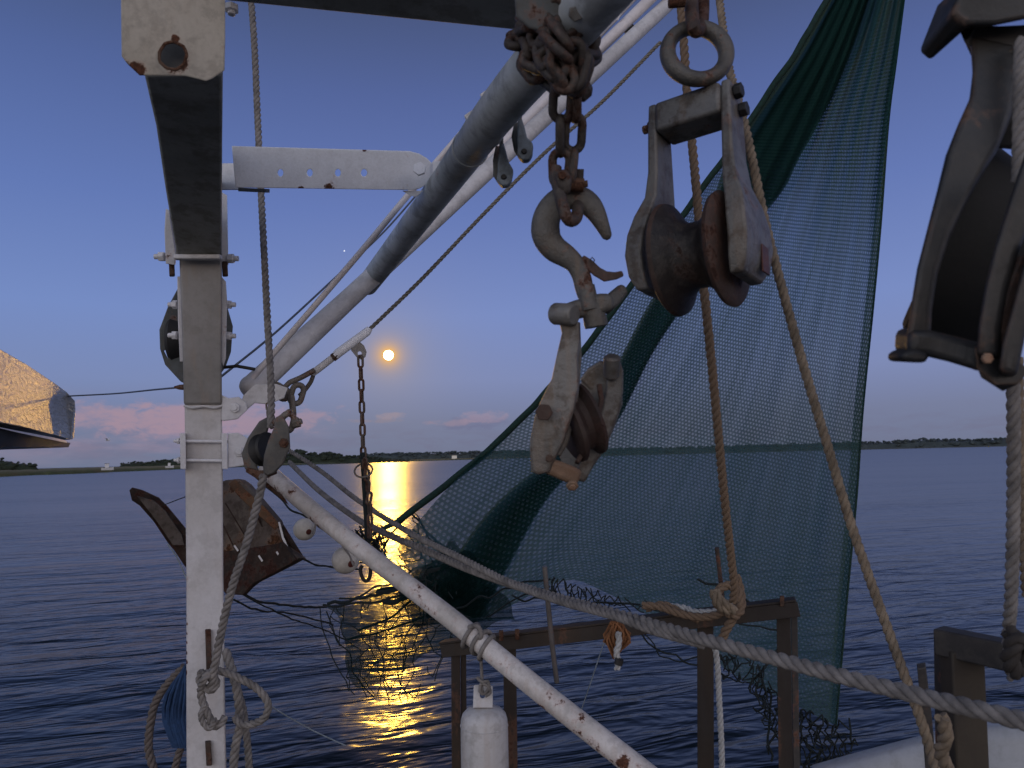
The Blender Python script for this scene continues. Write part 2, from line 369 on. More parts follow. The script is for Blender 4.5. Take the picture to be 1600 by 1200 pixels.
# ================================================================ SETTING
def ground():
    bm=bmesh.new(); xs=[-9000,-3000,-1000,-300,-80,-20,0,20,80,300,1000,3000,9000]; ys=[-3000,-300,-40,0,5,15,40,120,400,1200,4000,14000]
    g=[[bm.verts.new((x,y,0)) for x in xs] for y in ys]
    for j in range(len(ys)-1):
        for i in range(len(xs)-1): bm.faces.new((g[j][i],g[j][i+1],g[j+1][i+1],g[j+1][i]))
    m=bpy.data.materials.new('dark_water'); m.use_nodes=True; N=NT(m.node_tree); N.n.clear()
    pos=N.new('ShaderNodeNewGeometry').outputs['Position']
    rot=N.new('ShaderNodeVectorRotate',rotation_type='Z_AXIS'); N.put(rot.inputs['Vector'],pos); rot.inputs['Angle'].default_value=R(-17)
    rp=rot.outputs[0]
    a=N.noise(N.v('MULTIPLY',rp,(.16,.62,1)),1.0,2,.5,.4)          # swell
    b=N.noise(N.v('MULTIPLY',rp,(.75,2.2,1)),1.0,3,.55,.5)          # wavelets
    c=N.noise(N.v('MULTIPLY',rp,(3.0,8.0,1)),1.0,2,.5,.3)         # ripples
    dist=N.v('DISTANCE',pos,(0,0,CAMZ),out=1)
    calm=N.noise(N.v('MULTIPLY',rp,(.02,.10,1)),1.0,3,.5,.6)      # wind patches
    cw=N.m('ADD',.45,N.m('MULTIPLY',N.sstep(calm,.35,.65),.95))
    hgt=N.m('ADD',N.m('MULTIPLY',a,.13),N.m('MULTIPLY',cw,N.m('ADD',N.m('MULTIPLY',b,.090),N.m('MULTIPLY',c,.011))))
    fade=N.m('DIVIDE',1,N.m('ADD',1,N.m('DIVIDE',dist,60)))
    bp=N.new('ShaderNodeBump'); bp.inputs['Distance'].default_value=1.0
    N.put(bp.inputs['Strength'],1.0); N.put(bp.inputs['Height'],N.m('MULTIPLY',hgt,N.m('ADD',.35,N.m('MULTIPLY',fade,.65))))
    p=N.new('ShaderNodeBsdfPrincipled'); N.put(p.inputs['Base Color'],(.004,.008,.012)); p.inputs['IOR'].default_value=1.34
    p.inputs['Specular IOR Level'].default_value=.25; p.inputs['Specular Tint'].default_value=(.80,.88,.74,1)
    N.put(p.inputs['Roughness'],N.m('ADD',.15,N.m('MULTIPLY',N.m('SUBTRACT',1,fade),.12)))
    N.link(bp.outputs[0],p.inputs['Normal'])
    o=N.new('ShaderNodeOutputMaterial'); N.link(p.outputs[0],o.inputs[0])
    w=finish(bm,'water',m,smooth=0); tag(w,'dusk blue river water rippled under the moon','water',kind='structure')
ground()
HZ=lambda px:732.6-.0235*px
def shore():
    # marsh banks: waterline distance follows the picture (near at left, far at right)
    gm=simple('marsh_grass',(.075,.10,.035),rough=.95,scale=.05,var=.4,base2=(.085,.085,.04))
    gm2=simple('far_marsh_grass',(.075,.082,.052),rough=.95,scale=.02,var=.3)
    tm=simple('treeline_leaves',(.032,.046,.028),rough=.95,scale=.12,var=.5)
    tm2=simple('hazed_far_leaves',(.065,.085,.09),rough=.95,scale=.05,var=.3)  # paler and bluer: distance haze put into the leaf colour
    wl=[(-900,120),(-300,215),(0,300),(150,365),(290,470),(440,640),(600,860),(750,1150),(900,1450),(1100,1700),(1350,2000),(1600,2300),(1900,2400),(2600,2500)]
    def gp(px,d,z=0):   # point on the water plane along the ray column px at range d
        r=ray(px,HZ(px)); v=Vector((r.x,r.y,0)).normalized(); return Vector((v.x*d,v.y*d,z))
    xs=[]; 
    for i in range(len(wl)-1):
        for k in range(24): t=k/24; xs.append((wl[i][0]+(wl[i+1][0]-wl[i][0])*t, wl[i][1]+(wl[i+1][1]-wl[i][1])*t))
    def bank(sel,name,mat,depth,h,label):
        bm=bmesh.new(); rows=[]
        for px,d in sel:
            n=noise.noise(Vector((px*.012,0,0)))*.05+noise.noise(Vector((px*.07,3,0)))*.018
            d=d*(1+n); hh=h*(1+.35*noise.noise(Vector((px*.2,9,0))))
            rows.append([bm.verts.new(gp(px,dd,zz)) for dd,zz in ((d,-.3),(d*1.003,hh*.45),(d*1.02,hh*.85),(d*1.15,hh),(d+depth*.5,hh*1.05),(d+depth,hh*1.1),(d+depth,-.3))])
        for a,b in zip(rows,rows[1:]):
            for k in range(6): bm.faces.new((a[k],b[k],b[k+1],a[k+1]))
        o=finish(bm,name,mat,smooth=60); tag(o,label,'marsh',kind='structure')
    bank([q for q in xs if q[0]<=760],'marsh_bank',gm,900,1.7,'green marsh bank along the left shore')
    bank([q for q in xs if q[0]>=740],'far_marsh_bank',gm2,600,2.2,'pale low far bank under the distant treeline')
    def trees(name,mat,f,n,x0,x1,label,seed,q=.5):
        """f(px)->(distance,height in px above horizon line, base px)"""
        random.seed(seed); bm=bmesh.new()
        for i in range(n):
            px=random.uniform(x0,x1); d,hp=f(px); 
            if hp<=0: continue
            H=CAMZ+hp*d/F; H*=.9+.14*noise.noise(Vector((px*.06,seed,0)))+.06*noise.noise(Vector((px*.3,seed,1)))
            t=random.random()**.7; r=H*random.uniform(.16,.34)*(1.15-.5*t)
            c=gp(px,d*random.uniform(1,1.05),max(r*.5,(H-r*.6)*t))
            s=bmesh.ops.create_icosphere(bm,subdivisions=1,radius=1)['verts']
            for v in s:
                v.co=Vector((v.co.x*r*random.uniform(1.1,1.5),v.co.y*r,v.co.z*r*.75))*random.uniform(.7,1.15)+c
        row=[]
        k=int((x1-x0)/2)
        for i in range(k+1):
            px=x0+(x1-x0)*i/k; d,hp=f(px); ht=max(.5,(CAMZ+hp*d/F)*.66*(1+.25*noise.noise(Vector((px*.15,seed,5)))))
            if i in (0,k): ht*=.3
            row.append([bm.verts.new(gp(px,dd,zz)) for dd,zz in ((d,.3),(d*1.004,ht*.8),(d*1.02,ht),(d*1.05,ht*.8),(d*1.06,.3))])
        for a,b in zip(row,row[1:]):
            for j in range(4): bm.faces.new((a[j],b[j],b[j+1],a[j+1]))
        o=finish(bm,name,mat,smooth=0); tag(o,label,'woods',kind='stuff')
    def f1(px): return (620,(17 if px<20 else 15-(px-20)*.18))
    trees('woods',tm,f1,220,-260,58,'dark wood at the far left edge of the marsh',1)
    trees('woods',tm,lambda px:(1150,6+5*math.exp(-((px-272)/26)**2)+2*math.exp(-((px-225)/30)**2)),420,188,440,'low wood behind the marsh left of the white post',2)
    trees('woods',tm,lambda px:(760,21*math.exp(-((px-462)/24)**2)+13*math.exp(-((px-508)/30)**2)+9*math.exp(-((px-560)/50)**2)),520,425,640,'dark clump of trees rising behind the rusted pulley block',3)
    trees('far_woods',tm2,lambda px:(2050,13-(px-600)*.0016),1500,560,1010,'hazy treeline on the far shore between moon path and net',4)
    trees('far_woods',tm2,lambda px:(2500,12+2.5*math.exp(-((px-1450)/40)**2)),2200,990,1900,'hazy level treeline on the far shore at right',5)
shore()
def far_things():
    # small white house/boat glints on the bank
    wm=simple('far_white_paint',(.7,.7,.72),var=.1); dm=simple('far_dark_roof',(.06,.06,.07))
    def boat(px,d,L,label):
        r=ray(px,HZ(px)); v=Vector((r.x,r.y,0)).normalized(); c=Vector((v.x*d,v.y*d,1.2)); s=Vector((v.y,-v.x,0))
        e=root('moored_boat',c,label,'boat')
        bm=bmesh.new()
        ring=[]
        for x,w,z in ((-.5,.16,.9),(-.2,.2,.8),(.2,.18,.9),(.5,.02,1.25)):
            ring.append([bm.verts.new(c+s*x*L+v*(w*L*j)+Z*k) for j,k in ((-.6,-.1),(-1,z),(1,z),(.6,-.1))])
        for a,b in zip(ring,ring[1:]):
            for k in range(4): bm.faces.new((a[k],a[(k+1)%4],b[(k+1)%4],b[k]))
        bm.faces.new(ring[0][::-1]); bm.faces.new(ring[-1])
        finish(bm,'hull',wm,e,smooth=30)
        bm=bmesh.new(); boxm(bm,c-s*.05*L+Z*1.7,s*.16*L,v*.12*L,Z*.8); finish(bm,'cabin',wm,e)
        bm=bmesh.new(); boxm(bm,c-s*.05*L+Z*2.6,s*.19*L,v*.14*L,Z*.09); finish(bm,'canopy',dm,e)
    boat(168,352,4.6,'small white cabin boat on the left marsh shore below the seabird')
    boat(265,430,4.0,'small white cabin boat at the marsh edge just left of the post')
    e=root('house',gp0(710,1500),'tiny pale house with a lit side on the far shore between moon path and net','house')
    c=gp0(710,1500); v=Vector((c.x,c.y,0)).normalized(); s=Vector((v.y,-v.x,0))
    bm=bmesh.new(); boxm(bm,c+Z*5.2,s*5,v*4,Z*3.2); finish(bm,'wall',simple('far_house_wall',(.9,.85,.75),var=.05),e)
    bm=bmesh.new(); 
    tri=[[bm.verts.new(c+s*x+v*y+Z*z) for x,z in ((-6,8.3),(6,8.3),(0,11.5))] for y in (-4.6,4.6)]
    bm.faces.new(tri[0]); bm.faces.new(tri[1][::-1])
    for k in range(3): bm.faces.new((tri[0][k],tri[0][(k+1)%3],tri[1][(k+1)%3],tri[1][k]))
    finish(bm,'roof',dm,e)
    # moon and one bright planet
    def glow(name,col,k):
        m=bpy.data.materials.new(name); m.use_nodes=True; N=NT(m.node_tree); N.n.clear()
        em=N.new('ShaderNodeEmission'); N.put(em.inputs[0],col); em.inputs[1].default_value=k
        o=N.new('ShaderNodeOutputMaterial'); N.link(em.outputs[0],o.inputs[0]); return m
    for nm,px,py,rad,mt,lb in (('moon',607,555,58,glow('moonlight',(1,.86,.50),14),'bright yellow full moon above the river'),('planet',538,392,7,glow('planet_light',(1,1,1),1.5),'tiny bright planet left of the grey boom')):
        bm=bmesh.new(); bmesh.ops.create_uvsphere(bm,u_segments=32,v_segments=16,radius=rad)
        c=CO+ray(px,py).normalized()*9000
        for q in bm.verts: q.co+=c
        o=finish(bm,nm,mt,smooth=60); tag(o,lb,nm)
    # seabird
    c=P(168,688,60); u=.07
    e=root('seabird',c,'white seabird flying low over the marsh at left','bird')
    bm=bmesh.new(); tube(bm,[c+RIGHT*x*u for x in (-3,-2,-.5,1,2.2,2.8,3.4)],[.01,.025,.045,.05,.03,.028,.006],8); finish(bm,'body',wm,e,smooth=60)
    for sg in (-1,1):
        bm=bmesh.new(); q=[c+RIGHT*.3*u+FWD*.04*sg, c+RIGHT*.5*u+UP*.16+FWD*.2*sg, c-RIGHT*.2*u+UP*.22+FWD*.45*sg]
        rg=[[bm.verts.new(p+RIGHT*w*j+UP*.006*k) for j,k in ((-1,-1),(1,-1),(1,1),(-1,1))] for p,w in zip(q,(.07,.055,.01))]
        for a,b in zip(rg,rg[1:]):
            for k in range(4): bm.faces.new((a[k],a[(k+1)%4],b[(k+1)%4],b[k]))
        bm.faces.new(rg[0][::-1]); bm.faces.new(rg[-1])
        finish(bm,'wing',wm,e)
def gp0(px,d):
    r=ray(px,HZ(px)); v=Vector((r.x,r.y,0)).normalized(); return Vector((v.x*d,v.y*d,0))
far_things()
# ================================================================ RIG
def hexat(e,p,ax,r=.011,h=.008,mat=None,stud=.006,name='bolt'):
    bm=bmesh.new(); hexbolt(bm,p,ax,r,h,stud); return finish(bm,name,mat or M_white,e,bevel=.0012)
def gallows():
    e=root('gallows_frame',P(322,1200,1.97)+Vector((0,.06,-.3)),'rust-streaked white square steel post with an arm and beam reaching overhead','gallows frame')
    # post: square hollow section, slightly out of plumb, wider towards the top (nearer the lens)
    bm=bmesh.new(); th=.10
    def face(py,x0,x1,d): return (P(x0,py,d),P(x1,py,d))
    lev=[(600,288,346,1.945),(660,288.5,347,1.95),(700,289,348,1.96),(900,291,349,1.97),(1120,291,352,1.955),(1330,292,356,1.94)]
    rings=[]
    for py,x0,x1,d in lev:
        a,b=face(py,x0,x1,d); back=ray(x1+1,600); back=Vector((back.x,back.y,0)).normalized()*th
        rings.append([bm.verts.new(v) for v in (a,b,b+back,a+back)])
    for a,b in zip(rings,rings[1:]):
        for k in range(4): bm.faces.new((a[k],b[k],b[(k+1)%4],a[(k+1)%4]))
    bm.faces.new(rings[0]); bm.faces.new(rings[-1][::-1])
    post=finish(bm,'post',M_post,e,bevel=.006,segs=3)
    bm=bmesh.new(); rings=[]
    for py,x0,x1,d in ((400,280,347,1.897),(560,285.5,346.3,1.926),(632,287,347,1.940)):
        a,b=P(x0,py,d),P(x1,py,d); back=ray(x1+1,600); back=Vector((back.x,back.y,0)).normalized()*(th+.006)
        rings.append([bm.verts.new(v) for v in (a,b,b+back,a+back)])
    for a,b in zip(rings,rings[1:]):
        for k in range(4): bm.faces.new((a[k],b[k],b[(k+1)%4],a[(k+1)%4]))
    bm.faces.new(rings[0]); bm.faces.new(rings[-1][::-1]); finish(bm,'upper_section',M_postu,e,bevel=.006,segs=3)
    # weld seam across the post
    bm=bmesh.new(); tube(bm,catmull([P(288,634,1.945),P(300,637,1.94),P(318,635,1.94),P(335,637,1.94),P(347,634,1.945)],.004),.0035,8); finish(bm,'weld_seam',M_post,post)
    # drain slots with rusty edges
    for a,b,w in ((985,1056,9),(1160,1197,9)):
        bm=bmesh.new(); strip(bm,[(325,a,1.951-.004*(a>1100)*3,w),(327,b,1.948-.004*(a>1100)*3,w)],.02); finish(bm,'slot',M_sheave,post,bevel=.002)
    # arm coming forward overhead, seen from underneath
    bm=bmesh.new(); rings=[]
    for py,x0,x1,d in ((408,274,346,1.88),(395,275,346,1.86),(300,259,346,1.60),(200,244,347,1.35),(118,225,347,1.17)):
        a,b=P(x0,py,d),P(x1,py,d); u=Z*.115
        rings.append([bm.verts.new(v) for v in (a,b,b+u,a+u)])
    for a,b in zip(rings,rings[1:]):
        for k in range(4): bm.faces.new((a[k],b[k],b[(k+1)%4],a[(k+1)%4]))
    bm.faces.new(rings[0]); bm.faces.new(rings[-1][::-1])
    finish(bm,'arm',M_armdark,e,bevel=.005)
    # cross strap under the joint
    bm=bmesh.new(); beam(bm,P(273,402,1.86),P(346,402,1.86),.02,.012); finish(bm,'joint_bar',M_post,e,bevel=.003)
    # end plate with flame-cut hole
    plate('end_plate',M_plate,e,[(188,-60),(190,88),(199,100),(218,118),(290,119),(322,127),(332,123),(351,110),(352,60),(352,-60)],(270,60,1.10),.012,holes=[circ(270,87,21,20,20)],bev=.002)
    bm=bmesh.new(); c=P(270,87,1.135); lathe(bm,c,FWD,[(0,.024),(.006,.024)],24); finish(bm,'plug',simple('dull_grey_pipe_end',(.09,.088,.085)),e)
    bm=bmesh.new(); q=[]; c=P(270,87,1.099)
    for i in range(26):
        a=2*math.pi*i/26; rr=.0203*(1+.02*math.sin(4*a)+.025*math.sin(9*a+1)); q.append(c+RIGHT*math.cos(a)*rr+UP*math.sin(a)*rr)
    tube(bm,q,.0024,8,closed=True,hint=FWD); finish(bm,'hole_rim',M_rust,e)
    # top cross beam, underside dark
    bm=bmesh.new(); a,b=P(352,2,1.18),P(868,54,1.20); f=Vector((0,-1,0)); f=(f-(b-a).normalized()*f.dot((b-a).normalized())).normalized()
    vs=[]
    for p in (a,b):
        for y,z in ((0,0),(.13,0),(.13,.13),(0,.13)): vs.append(bm.verts.new(p+f*y+Z*z))
    for q in ((3,2,1,0),(4,5,6,7),(0,1,5,4),(1,2,6,5),(2,3,7,6),(3,0,4,7)): bm.faces.new([vs[i] for i in q])
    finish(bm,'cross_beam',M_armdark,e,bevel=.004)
    hexat(e,P(362,8,1.15),-Z,.011,.010,M_white)
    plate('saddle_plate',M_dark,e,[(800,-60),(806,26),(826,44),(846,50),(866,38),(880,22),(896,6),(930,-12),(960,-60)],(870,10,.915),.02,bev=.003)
    hexat(e,P(899,20,.90),-FWD-UP*.6,.0095,.012,M_galv,.0)
    # splice cheeks with bolts, both sides of the joint
    for pts,th2 in (([(259,326),(264,328),(275,398),(273,414),(259,412),(257,360)],.09),([(346,300),(355,305),(357,414),(346,414)],.09)):
        plate('splice_plate',M_white,e,pts,(300,400,1.90),th2,bev=.002)
    for px,py,s in ((257,401,-1),(357,404,1)): hexat(e,P(px,py,1.93),RIGHT*s,.013,.014,M_white,.012)
    for px,py in ((268,422),(351,422)):
        bm=bmesh.new(); strip(bm,[(px,408,1.92,9),(px+1,430,1.92,9)],.03); finish(bm,'hinge_lug',M_rust,e,bevel=.003)
    # long backing plates carrying the block behind the post
    plate('side_plate',M_white,e,[(277,432),(286,432),(288,565),(281,565),(278,500)],(283,500,1.94),.07,bev=.002)
    plate('side_plate',M_white,e,[(346,432),(353,440),(355,470),(353,560),(349,572),(346,565)],(350,500,1.94),.07,bev=.002)
    for px,py,s in ((277,476,-1),(277,524,-1),(354,476,1),(354,525,1)): hexat(e,P(px,py,1.97),RIGHT*s,.012,.012,M_white,.012)
    # boom hinge bracket
    plate('hinge_bracket',M_white,e,[(346,617),(357,622),(373,620),(384,628),(387,640),(371,655),(349,658),(346,656)],(366,638,1.955),.022,bev=.003)
    hexat(e,P(368,637,1.955),-FWD,.0135,.006,M_white,.003)
    # U-bolt clamp with pulley bracket below
    plate('clamp_plate',M_white,e,[(281,677),(290,677),(291,733),(282,733)],(286,700,1.93),.12,bev=.002)
    plate('clamp_plate',M_white,e,[(346,677),(355,677),(356,733),(347,733)],(351,700,1.93),.12,bev=.002)
    for py in (689,719):
        bm=bmesh.new(); tube(bm,[P(272,py,1.945),P(356,py+1,1.945)],.0042,12); finish(bm,'clamp_rod',M_white,e)
        hexat(e,P(281,py,1.945),-RIGHT,.009,.006,M_white,.004)
    plate('pulley_bracket',M_white,e,[(356,677),(372,676),(387,685),(398,700),(393,716),(380,728),(356,731)],(375,705,1.95),.014,bev=.003)
    hexat(e,P(375,706,1.95),-FWD,.013,.006,M_white,.003)
    return e
M_plate=metal('end_plate_paint',(.58,.54,.47),(.49,.45,.38),rust=.17,runs=.15,scale=16,dirt=.25,
     spots=[(P(271,98,1.10),.030,0.49),(P(262,117,1.10),.022,0.49),(P(292,114,1.10),.02,0.38),(P(215,108,1.10),.026,0.49),(P(194,90,1.10),.016,0.35),(P(330,124,1.10),.022,0.43),(P(190,40,1.10),.008,0.43),(P(191,65,1.10),.008,0.43),(P(274,60,1.10),.009,0.41),(P(240,119,1.10),.016,0.41),(P(345,115,1.10),.012,0.32)])
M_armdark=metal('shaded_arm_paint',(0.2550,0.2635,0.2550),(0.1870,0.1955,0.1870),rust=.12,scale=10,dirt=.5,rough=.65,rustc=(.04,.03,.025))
gallows()
M_bar=metal('link_bar_paint',(.84,.85,.90),(.78,.79,.84),rust=.10,runs=.08,scale=22,dirt=.06,
     spots=[(P(x,y,1.70),r*1.15,.5) for x,y,r in ((540,294,.022),(515,294,.02),(565,293,.018),(590,294,.014),(470,295,.014),(395,294,.014),(620,296,.012),(430,229,.008),(570,232,.009),(475,230,.007))])
def link_bar():
    e=root('link_bar',P(520,262,1.70),'white flat steel bar with a row of holes joining post to grey boom','steel bar')
    out=[(362,228),(640,236),(655,240),(667,247),(676,256),(679,267),(676,279),(668,288),(655,295),(640,297),(368,293)]
    plate('bar',M_bar,e,out,(520,262,1.70),.014,holes=[circ(438,270,4.6,12,6),circ(484,270,4.6,12,6),circ(528,270,4.6,12,6),circ(569,270,5,12,6)],bev=.0018)
    hexat(e,P(656,265,1.70),-FWD,.0155,.009,M_bar,.0)
    hexat(e,P(393,275,1.70),-FWD,.0125,.004,M_bar,.0)
    bm=bmesh.new(); strip(bm,[(345,276,1.76,42),(375,276,1.75,42)],.02); finish(bm,'end_lug',M_white,e,bevel=.002)
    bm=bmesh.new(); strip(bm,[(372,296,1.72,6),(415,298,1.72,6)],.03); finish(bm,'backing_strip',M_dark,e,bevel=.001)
    return e
link_bar()
def boom():
    e=root('boom_pipe',P(574,445,2.5),'thick grey weathered boom pipe slanting up past the flat bar','boom')
    # stout grey pipe coming forward over the viewer
    B=[P(574,445,2.50),P(690,293,1.75),P(772,181,1.27),P(883,50,.98),P(1010,-95,.80)]
    bm=bmesh.new(); c=catmull(B,.03); tube(bm,c,.0355,40); finish(bm,'sleeve',M_boom,e)
    for t,(x,y,d) in enumerate(((757,201,1.345),(735,232,1.46))):
        p=P(x,y,d); ax=(B[2]-B[1]).normalized(); u=ax.cross(FWD).normalized(); v=ax.cross(u); q=[p+(u*math.cos(a)+v*math.sin(a))*.0360 for a in [2*math.pi*k/40 for k in range(40)]]
        bm=bmesh.new(); tube(bm,q,.0016,6,closed=True,hint=ax); finish(bm,'weld_ring',M_boom,e)
    bm=bmesh.new(); boxm(bm,P(735,183,1.33),RIGHT*.007+UP*.005,UP*.006-RIGHT*.004,FWD*.006); finish(bm,'clip',M_bar,e,bevel=.001)
    bm=bmesh.new(); boxm(bm,P(760,150,1.28),RIGHT*.007+UP*.005,UP*.006-RIGHT*.004,FWD*.006); finish(bm,'clip',M_bar,e,bevel=.001)
    return e
boom()
def cleats():
    for i,(top,bot,lb,dd) in enumerate((((815,188),(822,250),'blue-grey hanging block nearest the rusty chain under the boom',1.30),((786,225),(790,290),'lower blue-grey hanging block with worn tip under the boom',1.36))):
        e=root('hanging_block',P(top[0],top[1],dd),lb,'block','small blocks hanging under the boom')
        M=simple('blue_grey_worn_paint',(.20,.25,.30),rough=.5,scale=40,var=.55,base2=(.09,.11,.13)) if i==0 else bpy.data.materials['blue_grey_worn_paint']
        bm=bmesh.new(); tx,ty=top; bx,by=bot
        strip(bm,[(tx-3,ty-4,dd,6),(tx-1,ty+10,dd,11),(tx,ty+28,dd,17),((tx+bx)/2+2,by-24,dd,25),(bx-2,by-10,dd,24),(bx-1,by-3,dd,15),(bx-1,by,dd,7)],.022); finish(bm,'cheek',M,e,bevel=.004,segs=3)
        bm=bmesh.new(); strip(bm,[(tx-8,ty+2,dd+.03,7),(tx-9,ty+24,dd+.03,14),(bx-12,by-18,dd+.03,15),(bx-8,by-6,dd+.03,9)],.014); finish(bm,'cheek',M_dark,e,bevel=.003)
        bm=bmesh.new(); p=P(bx-3,by-14,dd-.002); lathe(bm,p,FWD,[(-.002,.004),(.004,.006)],14); finish(bm,'pin',M_black,e)
        bm=bmesh.new(); strip(bm,[(tx-2,ty-22,dd,5),(tx-2,ty+2,dd,5)],.006); finish(bm,'shackle',M_dark,e,bevel=.002)
cleats()
def outrigger():
    e=root('outrigger',P(400,610,2.1),'long white outrigger pipe hinged at the post, its twin pipe showing behind the grey boom','outrigger')
    a0,a1=P(393,607,2.12),P(1064,-12,3.4)
    n=40; bm=bmesh.new(); tube(bm,[a0.lerp(a1,k/n) for k in range(n+1)],[.031+.0055*max(0,1-k/6) for k in range(n+1)],28); finish(bm,'lower_pipe',M_boomw,e)
    plate('foot_lug',M_boomw,e,[(380,618),(398,600),(432,600),(450,606),(444,622),(420,632),(398,630),(386,640),(376,632)],(410,615,2.03),.02,bev=.003)
    d=(a1-a0).normalized(); bm=bmesh.new(); lathe(bm,a0-d*.004,d,[(-.020,.020),(-.015,.029),(-.006,.035),(.004,.0375),(.012,.0375)],32); finish(bm,'end_cap',M_boomw,e)
    plate('tab',M_bar,e,[(676,252),(690,252),(692,290),(676,290)],(684,270,1.74),.01,bev=.001)
    plate('tab',M_bar,e,[(628,298),(662,298),(650,308),(642,306)],(645,302,1.76),.01,bev=.001)
    b0,b1=P(690,318,3.0),P(1040,-25,3.3)
    bm=bmesh.new(); tube(bm,[b0,b1],.024,24); finish(bm,'upper_pipe',M_bar2,e)
    c0,c1=P(760,245,3.2),P(1018,-30,3.35)
    bm=bmesh.new(); tube(bm,[c0,c1],.010,12); finish(bm,'thin_pipe',M_bar2,e)
    for x,y in ((730,290),(865,160),(985,43)):
        bm=bmesh.new(); strip(bm,[(x-6,y+8,3.27,14),(x+6,y-4,3.27,14)],.02); finish(bm,'spacer',M_dark,e,bevel=.003)
    plate('bracket_plate',M_bar,e,[(947,22),(958,10),(972,20),(966,32),(956,30)],(958,20,3.2),.02)
M_bar2=metal('outrigger_paint',(.74,.70,.71),(.64,.60,.61),rust=.04,scale=6,dirt=.1)
outrigger()
def tube_obj(name,pts,r,mat,label,cat,step=.05,segs=12,group=None):
    bm=bmesh.new(); c=catmull(PP(pts),step); tube(bm,c,r,segs); o=finish(bm,name,mat,smooth=60); tag(o,label,cat,group); return o
tube_obj('stay_rod',[(395,590,2.05),(560,398,1.98),(640,302,1.95),(744,182,1.9)],.0082,M_bar2,'slim white rod running alongside the upper edge of the boom','rod')
tube_obj('wire_stay',[(346,588,2.4),(430,520,2.6),(530,428,3.0),(600,362,3.2),(655,300,3.4)],.0040,M_cable,'thin blue-grey wire crossing behind the slim white rod','wire')
tube_obj('wire_stay',[(105,619,3.0),(180,615,2.8),(240,609,2.4),(284,605,2.02)],.0028,M_cable,'thin blue-grey wire from silver roof corner to the post','wire')
bm=bmesh.new(); lathe(bm,P(284,605,2.02),RIGHT,[(-.02,.003),(-.006,.007),(0.006,.008)],12); finish(bm,'wire_socket',M_rust,None); tag(bpy.context.scene.collection.objects[-1],'small rusty socket where thin wire meets the left side of the post','socket')
tube_obj('iron_pin',[(350,574,2.0),(370,572,2.0),(398,577,2.0)],.0045,M_black,'short dark iron pin between post and boom foot','pin')

# ---------------------------------------------------------------- ropes
def rope(name,pts,r,mat,label,group=None,pitch=None,jit=0.0):
    bm=bmesh.new(); rope_bm(bm,PP(pts),r,pitch,jit=jit); o=finish(bm,name,mat,smooth=60); tag(o,label,'rope',group); return o
rope('rope',[(390,-30,2.05),(397,60,2.03),(402,170,2.0),(408,300,1.96),(413,400,1.92),(418,500,1.87),(423,590,1.82),(424,640,1.79),(423,668,1.77)],.0092,M_rope_g,'grey laid rope hanging straight beside the post, passing the flat bar')
rope('rope',[(412,742,1.77),(404,780,1.78),(385,850,1.78),(368,900,1.78),(354,950,1.79),(343,1000,1.80),(334,1050,1.81),(329,1078,1.82)],.0104,M_rope_g,'grey laid rope slanting from rusty block down across the post')
rope('rope',[(1060,-30,1.55),(1068,60,1.52),(1074,150,1.5),(1083,240,1.47),(1091,330,1.44),(1098,430,1.42),(1105,500,1.42),(1117,620,1.45),(1130,760,1.5),(1141,860,1.55),(1147,915,1.58),(1145,940,1.6)],.0092,M_rope_b,'rust-brown rope passing behind the large block to the knot on the rail')
rope('rope',[(1122,-20,1.5),(1132,60,1.42),(1140,110,1.34),(1160,180,1.27),(1178,262,1.23),(1196,350,1.22),(1222,450,1.21),(1258,580,1.20),(1294,700,1.20),(1330,820,1.19),(1368,930,1.17),(1404,1030,1.15),(1430,1100,1.13),(1450,1160,1.12),(1470,1230,1.1)],.0080,M_rope_t,'tan rope slanting down right from the large block over the net')
rope('rope',[(446,700,2.9),(500,735,2.75),(560,782,2.5),(640,832,2.2),(720,872,1.9),(800,912,1.70),(880,940,1.50),(960,962,1.35),(1020,984,1.27),(1100,1006,1.18)],.0090,M_rope_g,'upper of two grey ropes sagging from the rusty block across the net')
rope('rope',[(452,722,3.3),(500,768,2.95),(560,812,2.6),(600,832,2.35),(660,858,2.15),(740,892,1.9),(840,925,1.62),(920,948,1.45),(1000,970,1.31),(1100,999,1.17),(1200,1026,1.07),(1320,1058,.97),(1440,1088,.89),(1520,1107,.84),(1600,1127,.80),(1680,1150,.76)],.0108,M_rope_g,'thick grey laid rope running to the lower right corner')
rope('rope',[(1596,62,.70),(1594,120,.69),(1593,200,.68),(1592,284,.67)],.0062,M_rope_g,'grey laid rope reeved through the large block at the right edge')
rope('rope',[(1583,585,.95),(1584,700,.96),(1583,820,.98),(1580,930,1.0),(1576,1000,1.02),(1582,1060,1.03)],.0085,M_rope_g,'grey laid rope hanging below the block at the right edge')
rope('rope',[(1588,560,1.0),(1592,700,1.02),(1600,820,1.04),(1606,930,1.06)],.0085,M_rope_t,'second fall of rope at the right frame edge, half hidden')
